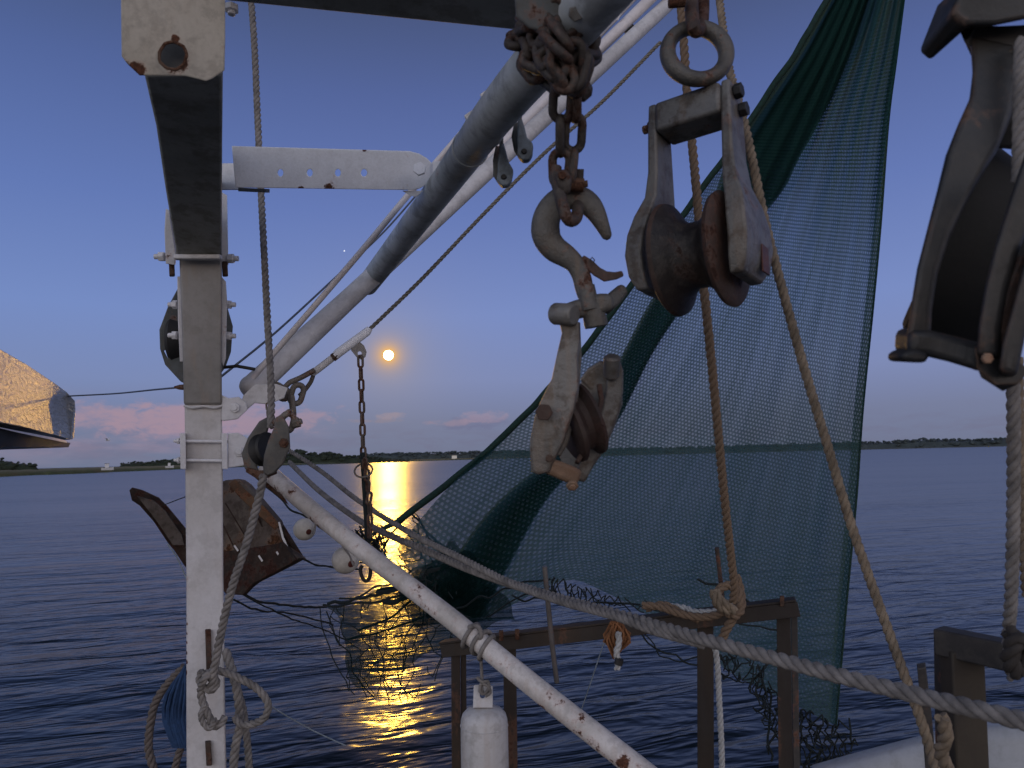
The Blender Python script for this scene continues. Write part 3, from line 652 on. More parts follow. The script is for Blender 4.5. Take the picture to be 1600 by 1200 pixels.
def cable():
    bm=bmesh.new(); rope_bm(bm,PP([(1032,66,2.35),(940,160,2.3),(850,240,2.27),(760,330,2.25),(660,435,2.22),(575,517,2.2)]),.0062,.045); o=finish(bm,'cable',M_wire,smooth=60); tag(o,'thin tan twisted cable running diagonally above the moon to the turnbuckle','cable')
    e=root('turnbuckle',P(530,555,2.2),'white turnbuckle rod with hanging lug left of the moon','turnbuckle')
    bm=bmesh.new(); tube(bm,PP([(578,513,2.19),(574,518,2.19),(528,552,2.17),(524,556,2.17)]),[.009,.0125,.0135,.012],20); finish(bm,'sleeve',M_bar,e)
    bm=bmesh.new(); tube(bm,PP([(526,554,2.17),(516,562,2.17),(494,579,2.16),(488,584,2.16)]),[.009,.0105,.0105,.009],16); finish(bm,'rod',M_boomw,e)
    bm=bmesh.new(); lathe(bm,P(524,556,2.17),(P(510,567,2.17)-P(524,556,2.17)),[(-.008,.013),(.01,.013)],6); finish(bm,'nut',M_rust,e,bevel=.001)
    plate('lug',simple('grey_lug_paint',(.33,.31,.30)),e,[(546,538),(560,532),(569,540),(573,550),(571,558),(564,562),(557,558),(549,548)],(560,547,2.18),.010,holes=[circ(562,552,3.2,10)],bev=.001)
    # jaw and links to the block
    bm=bmesh.new(); c=catmull(PP([(492,578,2.14),(470,590,2.13),(452,598,2.12),(446,604,2.12),(450,612,2.12)]),.008); tube(bm,c,.0078,12); finish(bm,'jaw_arm',M_chain2,e)
    bm=bmesh.new(); c=catmull(PP([(490,584,2.18),(486,596,2.18),(476,610,2.18),(468,618,2.17)]),.008); tube(bm,c,.0065,12); finish(bm,'jaw_arm',M_chain2,e)
    me=linkmesh('shackle_link',.072,.048,.0085,M_chain2,12)
    for x,y,tx,ty,r in ((464,616,.3,-1,.5),(457,634,-.1,-1,1.9),(437,612,1,.6,.3)): put_link(me,e,P(x,y,2.12),RIGHT*tx+UP*-ty,r)
M_chain2=metal('worn_link_iron',(0.1650,0.1425,0.1200),(0.0900,0.0750,0.0675),rust=.35,scale=25,rough=.55,dirt=.5,bump=.5)
cable()
def hang_chain():
    e=root('hanging_chain',P(566,556,2.2),'thin rusty chain hanging under the turnbuckle across the moon path','chain')
    me=linkmesh('chain_link',.042,.0215,.0040,M_chain,8)
    chain(me,e,PP([(563,556,2.18),(565,620,2.18),(567,690,2.18),(569,742,2.18)]),.0335,.2)
    bm=bmesh.new(); tube(bm,catmull(PP([(567,707,2.18),(570,760,2.18),(574,830,2.18),(574,872,2.18)]),.02),.0088,10); finish(bm,'wrapped_bar',M_cord,e)
    chain(me,e,PP([(570,715,2.165),(575,760,2.165),(578,800,2.165),(577,845,2.165)]),.0335,.8,jit=.3)
    bm=bmesh.new(); c=P(568,735,2.17); tube(bm,[c+RIGHT*math.cos(a)*.026+UP*math.sin(a)*.018+FWD*.02*math.sin(a) for a in [2*math.pi*k/24 for k in range(24)]],.0028,8,closed=True); finish(bm,'ring',M_chain2,e)
    bm=bmesh.new(); c=catmull(PP([(578,868,2.15),(579,890,2.15),(577,904,2.15),(571,908,2.15),(566,902,2.15),(563,890,2.15),(566,884,2.15)]),.006); tube(bm,c,.0055,10); finish(bm,'hook',M_black,e)
hang_chain()
M_blk1=metal('dark_block_iron',(0.1200,0.1162,0.1050),(0.0675,0.0638,0.0600),rust=.25,scale=22,dirt=.6,rough=.6,bump=.5)
def small_block():
    e=root('pulley_block',P(425,690,1.8),'dark rusty pulley block shackled beside the post above the water','pulley block')
    bm=bmesh.new(); strip(bm,[(436,650,1.74,12),(440,668,1.74,24),(436,695,1.74,36),(428,718,1.74,34),(420,734,1.74,22),(414,742,1.74,8)],.012); finish(bm,'cheek',M_blk1,e,bevel=.005,segs=3)
    bm=bmesh.new(); strip(bm,[(424,654,1.81,10),(412,664,1.81,18),(400,690,1.81,28),(390,712,1.81,26),(392,730,1.81,20),(402,740,1.81,8)],.012); finish(bm,'cheek',M_blk1,e,bevel=.005,segs=3)
    bm=bmesh.new(); lathe(bm,P(414,702,1.79),(RIGHT*.85-FWD*.5+UP*.25),[(-.018,.036),(-.012,.04),(0,.027),(.012,.04),(.018,.036)],32); finish(bm,'sheave',M_black,e)
    bm=bmesh.new(); strip(bm,[(384,733,1.8,8),(402,742,1.79,14),(424,738,1.77,8)],.02); finish(bm,'foot',M_rust,e,bevel=.003)
    hexat(e,P(444,692,1.74),-FWD,.012,.006,M_rust,.003)
    me=linkmesh('shackle_bow',.058,.042,.0075,M_chain2,12)
    for x,y,tx,ty,r in ((449,660,.25,1,.4),(441,652,.8,.6,1.7)): put_link(me,e,P(x,y,1.78),RIGHT*tx+UP*ty,r,'shackle')
    hexat(e,P(458,662,1.78),RIGHT+UP*.3,.013,.016,M_chain2,.006)
    me2=linkmesh('small_link',.022,.013,.0024,M_chain2,8); chain(me2,e,PP([(418,630,1.86),(420,658,1.86)]),.017,.3)
small_block()
def rear_block():
    e=root('snatch_block',P(318,530,2.15),'dark block mounted behind the post between its bolted plates','block')
    for out,holes in (([(285,437),(262,480),(249,515),(250,545),(258,570),(282,596),(310,612),(310,437)],[circ(267,525,0.1,3)]),):
        plate('cheek',M_dark2,e,out,(280,520,2.10),.014,holes=[[(262,512),(270,510),(277,518),(268,524)],[(256,548),(263,546),(268,552),(262,560)]],bev=.002)
    plate('cheek',M_dark2,e,[(330,470),(356,482),(364,510),(361,550),(352,575),(335,596),(320,596)],(345,530,2.12),.014,bev=.002)
    bm=bmesh.new(); lathe(bm,P(310,530,2.16),RIGHT,[(-.06,.085),(-.05,.09),(0,.06),(.05,.09),(.06,.085)],40); finish(bm,'sheave',M_black,e)
M_dark2=metal('dark_slate_paint',(.11,.125,.13),(.06,.07,.07),rust=.2,scale=25,dirt=.5)
rear_block()
def brace():
    e=root('brace_pipe',P(430,745,2.3),'chipped white pipe slanting from beside the post to the bottom edge','pipe')
    c=catmull(PP([(414,733,2.35),(470,782,2.24),(560,855,2.1),(700,963,1.9),(850,1085,1.72),(1000,1203,1.58),(1060,1250,1.53)]),.04)
    bm=bmesh.new(); tube(bm,c,.0255,28); finish(bm,'pipe',M_brace,e)
    plate('foot_plate',M_rust,e,[(385,733),(410,742),(440,770),(452,790),(430,772),(400,748)],(420,755,2.34),.02,bev=.003)
M_brace=metal('chipped_white_pipe',(.66,.62,.60),(.52,.485,.455),rust=.27,runs=.35,scale=20,dirt=.22,
   spots=[(P(x,y,d),r,a) for x,y,d,r,a in ((440,775,2.28,.05,.26),(500,825,2.2,.045,.24),(560,880,2.1,.04,.26),(878,1112,1.7,.04,.36),(975,1190,1.58,.022,.4),(905,1125,1.66,.024,.42),(830,1085,1.74,.022,.36),(770,1030,1.8,.018,.42),(855,1100,1.71,.024,.36),(640,935,1.98,.022,.3))])
brace()
def fender():
    e=root('boat_fender',P(756,1150,1.85),'white cylindrical boat fender hung on a cord from the slanting pipe','fender')
    c=P(756,1104,1.86); rr=.0585; dn=Vector((0,0,-1)); 
    bm=bmesh.new(); lathe(bm,c,dn,[(-.002,.012),(.002,.03),(.008,.045),(.018,.0545),(.032,rr),(.06,rr+.001),(.2,rr+.001),(.26,rr)],48,hint=RIGHT); finish(bm,'body',M_fend,e,smooth=70)
    for zz in (.045,.235):
        bm=bmesh.new(); q=[c-Z*zz+(RIGHT*math.cos(a)+Vector((FWD.x,FWD.y,0)).normalized()*math.sin(a))*(rr+.0006) for a in [2*math.pi*k/48 for k in range(48)]]; tube(bm,q,.0014,6,closed=True,hint=Z); finish(bm,'mould_rib',M_fend,e)
    bm=bmesh.new(); f_=-ray(762,1150).normalized(); f_.z=0; f_=f_.normalized(); tube(bm,[c+f_*(rr-.0002)-Z*t for t in (.04,.1,.2,.26)],.0012,6); finish(bm,'mould_seam',M_fend,e)
    plate('eye',M_fend,e,[(740,1072),(742,1070),(766,1070),(770,1073),(770,1106),(739,1106)],(755,1090,1.845),.022,holes=[circ(754,1086,4.5,12,5)],bev=.002)
    bm=bmesh.new(); smoothcord(bm,PP([(750,985,1.83),(751,1020,1.85),(753,1060,1.85),(753,1078,1.838),(755,1086,1.836)]),.0042,.01,8)
    q=[(745,1058),(753,1066),(762,1064),(764,1075),(756,1084),(750,1080),(752,1068),(762,1072),(766,1082),(758,1088)]
    smoothcord(bm,[P(x,y,1.835-.003*(i%2)) for i,(x,y) in enumerate(q)],.0042,.006,8)
    # hitch round the pipe
    ax=(P(850,1085,1.72)-P(700,963,1.9)).normalized(); u=ax.cross(FWD).normalized(); v=ax.cross(u)
    for cx,cy,tw in ((735,993,.2),(752,1004,-.1),(760,1012,.25)):
        cc=P(cx,cy,1.9-(cx-700)*.0012); q=[]
        for k in range(22):
            a=2*math.pi*k/22; q.append(cc+(u*math.cos(a)+v*math.sin(a))*.0315+ax*(tw*.03*math.sin(a)))
        tube(bm,q,.0058,8,closed=True,hint=ax)
    smoothcord(bm,PP([(733,980,1.84),(745,978,1.82),(752,990,1.815),(748,1004,1.82)]),.006,.006,8)
    finish(bm,'lanyard',M_rope_g,e,smooth=60)
fender()
# ================================================================ BLOCKS
def hook_block():
    e=root('chain_sling',P(885,60,1.0),'rusty chain wrapped round the top of the grey boom and hanging down to the hook','chain')
    random.seed(4)
    me=linkmesh('chain_link',.058,.036,.0062,M_chain3,12)
    # wraps round the boom
    for pts,d0 in (([(806,58,1.02),(812,74,.99),(838,92,.95),(862,112,.93),(886,128,.92)],0),
                   ([(808,60,1.10),(826,50,.98),(850,58,.93),(876,80,.91),(902,92,.93),(922,84,1.0)],.4),
                   ([(842,22,.95),(862,44,.92),(884,66,.91),(896,96,.92),(894,126,.93)],.2),
                   ([(836,70,.94),(858,90,.92),(874,110,.92),(884,140,.94)],.9),
                   ([(920,60,1.0),(916,92,.95),(906,118,.94),(900,150,.96)],.7),
                   ([(866,12,.93),(880,30,.92),(900,46,.93),(916,60,.96)],.5),
                   ([(824,84,1.0),(832,106,1.0),(858,122,.98),(880,132,.96)],.1),
                   ([(812,50,1.12),(830,40,1.0),(856,36,.95),(872,52,.93)],.1),
                   ([(872,96,.93),(878,118,.92),(890,138,.93)],.3),
                   ([(892,84,.92),(902,106,.92),(898,134,.93)],.6),
                   ([(846,84,.93),(868,104,.92),(890,116,.92)],.2)):
        chain(me,e,PP(pts),.040,d0,jit=.35)
    # two hanging strands
    chain(me,e,PP([(880,132,.97),(876,200,1.0),(877,268,1.02)]),.0425,.15)
    chain(me,e,PP([(897,132,.97),(897,190,1.0),(893,252,1.02),(890,276,1.02)]),.0425,1.35)
    bm=bmesh.new(); tube(bm,PP([(848,128,1.0),(872,146,.98)]),.006,10); finish(bm,'toggle_pin',M_black,e)
    bm=bmesh.new(); lathe(bm,P(905,146,.98),(P(920,135,.98)-P(905,146,.98)),[(-.006,.009),(0,.013),(.012,.012),(.018,.006)],16); finish(bm,'shackle_pin',M_chain3,e)
    # hook
    h=root('swivel_hook',P(885,310,1.04),'weathered grey swivel hook hanging from the rusty chain shackle','hook')
    c=catmull([P(x,y,1.04) for x,y in ((951,374),(949,370),(941,352),(930,331),(915,314),(897,308),(878,311),(862,325),(853,346),(854,370),(866,388),(884,400),(898,412),(908,430),(913,450),(917,462))],.004)
    n=len(c); rr=[]
    K=[(0,.0030),(.015,.0068),(.08,.0100),(.2,.0160),(.32,.0175),(.45,.0185),(.6,.0205),(.72,.0180),(.84,.0135),(1,.0130)]
    for i in range(n):
        t=i/(n-1)
        for (a,ra),(b,rb) in zip(K,K[1:]):
            if a<=t<=b: rr.append(ra+(rb-ra)*(t-a)/(b-a)); break
    bm=bmesh.new(); tube(bm,c,rr,24,flat=.66,hint=FWD.cross(c[1]-c[0]).normalized()); finish(bm,'hook_body',M_hook,h,smooth=80)
    bm=bmesh.new(); strip(bm,[(908,404,1.035,14),(920,413,1.035,17),(932,424,1.033,16),(946,432,1.03,17),(962,431,1.03,12),(974,427,1.03,9)],.010); finish(bm,'latch',M_sheave,h,bevel=.002)
    bm=bmesh.new(); smoothcord(bm,PP([(921,409,1.03),(925,402,1.03),(929,406,1.03),(927,412,1.03)]),.0008,.003,6); finish(bm,'latch_spring',M_black,h)
    # shackle joining chain and hook
    s=root('shackle',P(885,285,1.02),'rusty bow shackle between chain and hook eye','shackle')
    bm=bmesh.new(); c=catmull(PP([(868,262,1.02),(869,280,1.015),(874,300,1.005),(881,328,1.0),(889,344,1.0),(899,342,1.01),(903,326,1.03),(900,305,1.045),(902,284,1.04),(903,264,1.035)]),.004); tube(bm,c,.0085,14); finish(bm,'bow',M_chain3,s)
    bm=bmesh.new(); strip(bm,[(878,262,1.0,18),(880,276,.995,26),(882,290,.995,22),(884,306,1.0,14)],.016); finish(bm,'body',M_chain3,s,bevel=.006,segs=4)
    hexat(s,P(878,275,.995),-FWD,.0062,.005,M_rust,.0,'pin')
    bm=bmesh.new(); tube(bm,PP([(890,288,1.02),(912,290,1.02)]),.0095,14); tube(bm,PP([(908,288,1.02),(918,287,1.02)]),.0048,10); finish(bm,'pin',M_rust,s)
    # snatch block hanging open from the swivel
    b=root('snatch_block',P(895,650,1.05),'open grey snatch block with brown sheave hanging tilted from the swivel hook','snatch block')
    bm=bmesh.new(); strip(bm,[(868,491,1.045,22),(900,484,1.035,30),(940,474,1.03,32),(960,470,1.03,24)],.034); finish(bm,'yoke',M_hook,b,bevel=.008,segs=4)
    bm=bmesh.new(); strip(bm,[(952,474,1.05,22),(964,462,1.06,24),(974,452,1.07,20),(979,449,1.07,12)],.026); finish(bm,'yoke_ear',M_hook,b,bevel=.005,segs=3)
    ax=(P(930,505,1.04)-P(922,462,1.04)).normalized()
    bm=bmesh.new(); lathe(bm,P(930,500,1.045),ax,[(-.022,.0160),(.002,.0168),(.010,.0165)],24); finish(bm,'swivel_nut',M_hook,b,bevel=.001)
    bm=bmesh.new(); lathe(bm,P(918,462,1.04),ax,[(-.014,.0125),(.02,.014)],24); finish(bm,'swivel_shank',M_hook,b)
    bm=bmesh.new(); lathe(bm,P(881,491,1.03),(FWD*-.6+RIGHT*.75-UP*.1),[(-.018,.0135),(-.014,.0155),(.014,.0155),(.018,.0135)],28); finish(bm,'knuckle',M_galv,b,bevel=.001)
    # near cheek: long plate
    plate('cheek',M_galv,b,[(872,500),(892,500),(905,503),(906,528),(902,560),(904,601),(896,640),(888,664),(880,690),(872,706),(863,724),(858,738),(840,742),(829,737),(827,700),(828,685),(834,655),(843,628),(861,592),(870,550),(877,520)],(866,620,1.03),.012,bev=.004,nrm=(-.28,.05,1))
    bm=bmesh.new(); strip(bm,[(905,514,1.05,4),(905,560,1.055,8),(897,640,1.055,10),(884,690,1.055,9),(872,712,1.055,8)],.016); finish(bm,'cheek_flange',M_galv,b,bevel=.002)
    hexat(b,P(850,644,1.02),-FWD,.0125,.004,M_sheave,.0,'axle_bolt')
    hexat(b,P(858,716,1.02),-FWD,.0058,.003,M_rust,.0)
    axs=(RIGHT*.90+UP*.34+FWD*.22).normalized()
    bm=bmesh.new(); lathe(bm,P(905,660,1.085),axs,[(-.022,.048),(-.018,.055),(-.012,.055),(-.003,.043),(.006,.043),(.014,.055),(.019,.054),(.021,.03)],48); finish(bm,'sheave',M_sheavedk,b)
    # far cheek
    plate('cheek_back',M_galv,b,[(902,604),(914,588),(936,566),(958,562),(970,590),(971,632),(960,664),(944,702),(920,738),(906,752),(884,744),(874,716),(886,660)],(925,650,1.135),.010,nrm=(-.45,-.1,1),bev=.003)
    n2=(-.62,-.2,.75)
    bm=bmesh.new(); strip(bm,[(958,562,1.10,20),(962,580,1.10,24),(960,610,1.10,28),(954,640,1.10,28),(942,672,1.10,24),(928,700,1.10,22),(914,730,1.10,22),(906,752,1.10,16)],.012); finish(bm,'cheek',M_galv,b,bevel=.004,segs=3)
    bm=bmesh.new(); strip(bm,[(915,602,1.13,26),(930,588,1.13,34),(946,574,1.12,26)],.014); finish(bm,'cheek_web',M_galv,b,bevel=.004,segs=3)
    bm=bmesh.new(); lathe(bm,P(956,568,1.085),FWD*.5-UP,[(-.012,.009),(-.009,.0125),(.02,.0115),(.024,.008)],20); finish(bm,'knob',M_galv,b)
    bm=bmesh.new(); strip(bm,[(936,600,1.075,9),(940,625,1.075,8),(932,665,1.07,7),(915,700,1.06,7),(902,722,1.055,8)],.02); finish(bm,'rim',M_sheave,b,bevel=.002)
    bm=bmesh.new(); strip(bm,[(853,728,1.03,22),(872,733,1.035,26),(892,742,1.045,28),(908,748,1.05,24)],.03); finish(bm,'bottom_bar',M_ochre,b,bevel=.006,segs=3)
    hexat(b,P(894,757,1.04),-FWD-UP*.6,.009,.005,M_ochre,.003)
M_chain3=metal('brown_chain_iron',(.040,.029,.024),(.020,.016,.014),rust=.36,rustc=(.085,.036,.02),scale=30,rough=.6,bump=.6,dirt=.5)
M_ochre=metal('ochre_rusted_steel',(.26,.17,.11),(.17,.10,.06),rust=.35,scale=25,rough=.7,bump=.5)
M_sheavedk=metal('dark_rusty_sheave',(.035,.018,.013),(.018,.011,.009),rust=.3,rustc=(.04,.014,.009),scale=20,rough=.7,bump=.6)
hook_block()

def local(M,name,bm,mat,e,**k):
    bmesh.ops.transform(bm,matrix=M,verts=bm.verts[:]); return finish(bm,name,mat,e,**k)
def loft_z(bm,sec):
    """sec: (z, xcentre, thickness x, ycentre, width y)"""
    rings=[]
    for z,x,t,y,w in sec: rings.append([bm.verts.new((x+t/2*i,y+w/2*j,z)) for i,j in ((-1,-1),(1,-1),(1,1),(-1,1))])
    for a,b in zip(rings,rings[1:]):
        for k in range(4): bm.faces.new((a[k],b[k],b[(k+1)%4],a[(k+1)%4]))
    bm.faces.new(rings[0]); bm.faces.new(rings[-1][::-1]); return bm
def big_block():
    d=1.15; org=P(1094,398,d)
    e=root('large_block',org,'large grey cargo block with wide rusty sheave hanging from a ring, centre right','block')
    yaw=R(-37)
    base=Matrix((RIGHT,FWD,UP)).transposed().to_4x4(); base.translation=org
    M=base@Matrix.Rotation(R(-9),4,'X')@Matrix.Rotation(yaw,4,'Z')@Matrix.Scale(.96,4)
    L=lambda x,y,z: M@Vector((x,y,z))
    for s in (-1,1):
        o=.0 if s<0 else .0
        bm=bmesh.new(); loft_z(bm,[(.272,s*.064,.014,0,.054),(.22,s*.064,.016,0,.062),(.15,s*.064,.018,0,.066),(.105,s*.067,.022,0,.076),(.07,s*.077,.028,-.003,.100),(.035,s*.083,.030,-.006,.120),(.0,s*.086,.030,-.008,.124),(-.035,s*.083,.028,-.010,.112),(-.058,s*.077,.020,-.012,.088)])
        local(M,'cheek',bm,M_galv,e,bevel=.004,segs=3,smooth=50)
        bm=bmesh.new(); boxm(bm,(s*.1003,.010,-.026),Vector((.0015,0,0)),Vector((0,.015,0)),Vector((0,0,.022)))
        local(M,'axle_end',bm,M_axle,e,bevel=.001)
    bm=bmesh.new(); boxm(bm,(0,0,.243),Vector((.0565,0,0)),Vector((0,.034,0)),Vector((0,0,.026))); local(M,'crosshead',bm,M_galv,e,bevel=.006,segs=3)
    for z,x,y in ((.256,.076,-.006),(.232,.077,.012)): hexat(e,L(x-.004,y,z),M.to_3x3()@Vector((1,0,0)),.012,.012,M_black,.0)
    hexat(e,L(-.071,-.004,.243),M.to_3x3()@Vector((-1,0,0)),.013,.008,M_ochre,.012)
    bm=bmesh.new(); prof=[(-.056,.05),(-.054,.088),(-.049,.094),(-.042,.092),(-.026,.066),(-.012,.054),(.012,.054),(.026,.066),(.040,.090),(.047,.093),(.052,.088),(.056,.05)]
    lathe(bm,(0,0,.0),(1,0,0),prof,64); so_=local(M,'sheave',bm,M_sheave,e,smooth=50)
    so_.data.materials.append(M_groove)
    Mi=M.inverted(); off=Vector(so_['_wo'])
    for f in so_.data.polygons:
        q=Mi@(f.center+off)
        if math.hypot(q.y,q.z)<.082 and abs(q.x)<.05: f.material_index=1
    # ring and the upper shackle
    rg=root('lifting_ring',P(1089,83,1.15),'thick grey steel ring standing on top of the large block','ring')
    c=P(1089,83,1.15); q=[c+RIGHT*math.cos(a)*.0455+UP*math.sin(a)*.0455+FWD*.012*math.sin(a) for a in [2*math.pi*k/64 for k in range(64)]]
    bm=bmesh.new(); tube(bm,q,[.0122+.0010*math.sin(2*math.pi*k/64*2+.4) for k in range(64)],24,closed=True,hint=FWD); finish(bm,'ring',M_hook,rg,smooth=80)
    bm=bmesh.new(); c2=catmull(PP([(1082,-60,1.19),(1080,-20,1.17),(1081,20,1.14),(1084,44,1.125),(1090,48,1.14),(1096,38,1.165),(1098,0,1.19),(1094,-60,1.2)]),.006); tube(bm,c2,.0105,16); finish(bm,'shackle',M_sheave,rg)
    bm=bmesh.new(); tube(bm,PP([(1045,4,1.13),(1070,2,1.13)]),.0085,14); finish(bm,'pin',M_rust,rg,bevel=.001)
M_axle=metal('red_brown_axle',(.10,.03,.022),(.06,.02,.015),rust=.3,scale=60,rough=.6)
big_block()
def near_block():
    e=root('snatch_block',P(1540,300,.66),'big dark snatch block filling the right edge, worn rusty rim, closest to the viewer','snatch block')
    # left cheek strap
    bm=bmesh.new(); strip(bm,[(1558,60,.72,86),(1556,110,.71,74),(1550,160,.70,72),(1532,205,.69,74),(1512,245,.685,66),(1490,300,.68,50),(1468,360,.675,38),(1450,420,.67,34),(1440,480,.67,34),(1435,530,.67,38),(1432,562,.67,38)],.020); finish(bm,'cheek',M_near,e,bevel=.006,segs=4)
    # web behind it widening to the head
    plate('cheek_web',M_near,e,[(1530,90),(1600,70),(1640,70),(1640,240),(1600,235),(1560,232),(1530,250),(1505,290),(1515,220),(1535,160)],(1560,180,.735),.016,bev=.004)
    # head casting
    bm=bmesh.new(); strip(bm,[(1496,30,.70,26),(1510,14,.70,56),(1550,2,.69,76),(1610,-12,.69,80),(1680,-20,.69,80)],.07); finish(bm,'head',M_near,e,bevel=.010,segs=4)
    bm=bmesh.new(); strip(bm,[(1502,44,.73,10),(1516,56,.72,30),(1560,66,.72,50),(1640,62,.72,50)],.05); finish(bm,'head_rib',M_black,e,bevel=.006)
    # sheave: dark disc inside
    axs=(RIGHT*.86-FWD*.30+UP*.10).normalized()
    bm=bmesh.new(); lathe(bm,P(1540,398,.82),(RIGHT*.80-FWD*.42-UP*.40).normalized(),[(-.045,.100),(-.040,.108),(-.034,.108),(-.01,.098),(.02,.098),(.045,.108),(.062,.105)],56); finish(bm,'sheave',M_blacksheave,e)
    # right cheek curve
    bm=bmesh.new(); strip(bm,[(1640,225,.62,60),(1618,270,.62,50),(1594,330,.62,42),(1573,390,.62,38),(1557,450,.62,36),(1547,510,.62,36),(1545,560,.62,40)],.024); finish(bm,'cheek',M_near,e,bevel=.006,segs=4)
    bm=bmesh.new(); strip(bm,[(1640,380,.61,60),(1610,440,.61,34),(1594,490,.61,30),(1582,540,.61,34),(1574,585,.61,30)],.03); finish(bm,'cheek_rim',M_near,e,bevel=.006,segs=4)
    bm=bmesh.new(); strip(bm,[(1608,400,.625,34),(1586,460,.625,34),(1568,520,.625,26),(1562,560,.625,24)],.02); finish(bm,'cheek_lining',M_sheave,e,bevel=.004)
    # lower tie bar with a foot
    bm=bmesh.new(); strip(bm,[(1424,534,.665,40),(1450,536,.665,42),(1490,546,.66,42),(1525,556,.65,44),(1548,566,.645,42)],.034); finish(bm,'tie_bar',M_near,e,bevel=.007,segs=4)
    bm=bmesh.new(); strip(bm,[(1411,557,.66,14),(1430,556,.66,22),(1452,560,.66,16)],.03); finish(bm,'foot',M_black,e,bevel=.005)
    bm=bmesh.new(); strip(bm,[(1542,540,.625,40),(1548,570,.625,44),(1562,588,.625,32),(1586,590,.625,24),(1600,570,.625,24)],.026); finish(bm,'lower_lug',M_near,e,bevel=.008,segs=4)
    hexat(e,P(1540,560,.62),-FWD,.005,.004,M_ochre,.0)
M_near=metal('greasy_grey_casting',(0.0180,0.0180,0.0180),(0.0105,0.0105,0.0105),rust=.25,scale=9,dirt=.6,rough=.5,bump=.4,edge=.006,rustc=(.11,.055,.03),dirtc=(.03,.026,.022))
near_block()

# ================================================================ NET
def net():
    Lc=[(1306,-30,3.35),(1246,75,3.35),(1186,165,3.40),(1112,272,3.45),(1000,425,3.6),(930,520,3.7),(862,602,3.85),(765,700,4.0),(640,800,4.2)]
    Rc=[(1418,-30,3.3),(1402,95,3.3),(1390,190,3.28),(1378,350,3.25),(1366,480,3.25),(1350,640,3.25),(1340,780,3.3),(1324,950,3.35),(1308,1135,3.4)]
    def samp(c,t):
        x=t*(len(c)-1); i=min(int(x),len(c)-2); f=x-i; e=[c[0]]+c+[c[-1]]
        p=[Vector(q) for q in e[i:i+4]]
        return .5*((2*p[1])+(p[2]-p[0])*f+(2*p[0]-5*p[1]+4*p[2]-p[3])*f*f+(3*p[1]-p[0]-3*p[2]+p[3])*f**3)
    # arc-length-like parametrisation
    def arc(c):
        T=[k/200 for k in range(201)]; pts=[samp(c,t) for t in T]; L=[0]
        for a,b in zip(pts,pts[1:]): L.append(L[-1]+math.hypot(b.x-a.x,b.y-a.y))
        def f(v):
            s_=v*L[-1]
            for i in range(200):
                if L[i+1]>=s_: return pts[i].lerp(pts[i+1],(s_-L[i])/max(1e-6,L[i+1]-L[i]))
            return pts[-1]
        return f
    fl,fr=arc(Lc),arc(Rc)
    def lerpK(K,v):
        for (a,x),(b,y) in zip(K,K[1:]):
            if a<=v<=b: t=(v-a)/(b-a); t=t*t*(3-2*t); return x+(y-x)*t
        return K[-1][1]
    e=root('trawl_net',P(1360,-30,3.3),'large hanging green trawl net, folded dark along its left side','net')
    NV=230
    def sheet(name,prof,mat,dy=0,vmax=1.0,seed=0,label=None):
        """prof(v) -> list of (u,depth offset) round the folds"""
        bm=bmesh.new(); uv=bm.loops.layers.uv.new('UV'); rows=[]
        for j in range(NV+1):
            v=vmax*j/NV; a,b=fl(min(v,1)),fr(min(v,1)); row=[]; pr=prof(v); s=0; pu=None
            for u,off in pr:
                q=a.lerp(b,u)
                # bottom edge hangs lower where slack
                sag=max(0,v-.86)/.14
                ex=0
                h_=min(1,max(0,(u-.17)/.22)); h_=h_*h_*(3-2*h_); ex=105*sag**2*(.55+.45*min(1,u/.1))*(1-h_)-24*sag*h_*max(0,math.sin(math.pi*min(1,(u-.17)/.58)))
                rip=.028*math.sin(u*23+v*3+seed)*(.3+v)+.018*math.sin(u*61+2*math.sin(v*5))
                rip+=.05*noise.noise(Vector((u*4,v*5,seed)))
                p=P(q.x-ex*.35,q.y+ex,q.z+off+rip+dy)
                if pu is not None: s+=abs(u-pu)
                pu=u
                row.append((bm.verts.new(p),(u,v)))
            rows.append(row)
        for r0,r1 in zip(rows,rows[1:]):
            for k in range(len(r0)-1):
                f=bm.faces.new((r0[k][0],r0[k+1][0],r1[k+1][0],r1[k][0]))
                for l,w in zip(f.loops,(r0[k][1],r0[k+1][1],r1[k+1][1],r1[k][1])): l[uv].uv=w
        me=bpy.data.meshes.new(name); bm.to_mesh(me); bm.free(); return place(me,name,mat,e,smooth=180)
    uc=[(0,.27),(.15,.26),(.3,.22),(.5,.17),(.7,.17),(.85,.17),(1,.16)]
    uw=[(0,.27),(.15,.25),(.3,.20),(.42,.12),(.55,.062),(.7,.042),(.85,.044),(1,.052)]
    def prof(v):
        c=lerpK(uc,v)+.012*math.sin(v*19); w=lerpK(uw,v)*(1+.16*math.sin(v*27+1)*v); pts=[]
        def seg(a,b,o0,o1,n):
            for k in range(n): t=k/n; pts.append((a+(b-a)*t,o0+(o1-o0)*(t*t*(3-2*t))))
        seg(0,max(.0005,c-w),0,0,8)
        w2=w*.92; w3=w*.78
        seg(c-w,c+w,0,0,22); seg(c+w,c-w2,0.012,.05,20); seg(c-w2,c+w2,.055,.09,20); seg(c+w2,c-w3,.095,.13,18); seg(c-w3,c+w,.135,.0,22)
        # small secondary pleats further right, strong at the top, opening out downwards
        x=c+w
        for uf,wf,va,vb in ():
            ww=wf*max(0,min(1,(v-va)*5,(vb-v)*1.6))
            ww=max(ww,.0008); seg(x,uf+ww,0,0,12); seg(uf+ww,uf-ww,.01,.02,5); x=uf-ww
        hw=.014+.02*(1-v)
        seg(x,1,0,0,40); seg(1,1-hw*1.6,.01,.03,5); pts.append((1-hw*1.7,.03))
        return pts
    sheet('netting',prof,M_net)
    # left hem rope (a rolled dark edge)
    bm=bmesh.new(); c=[]; 
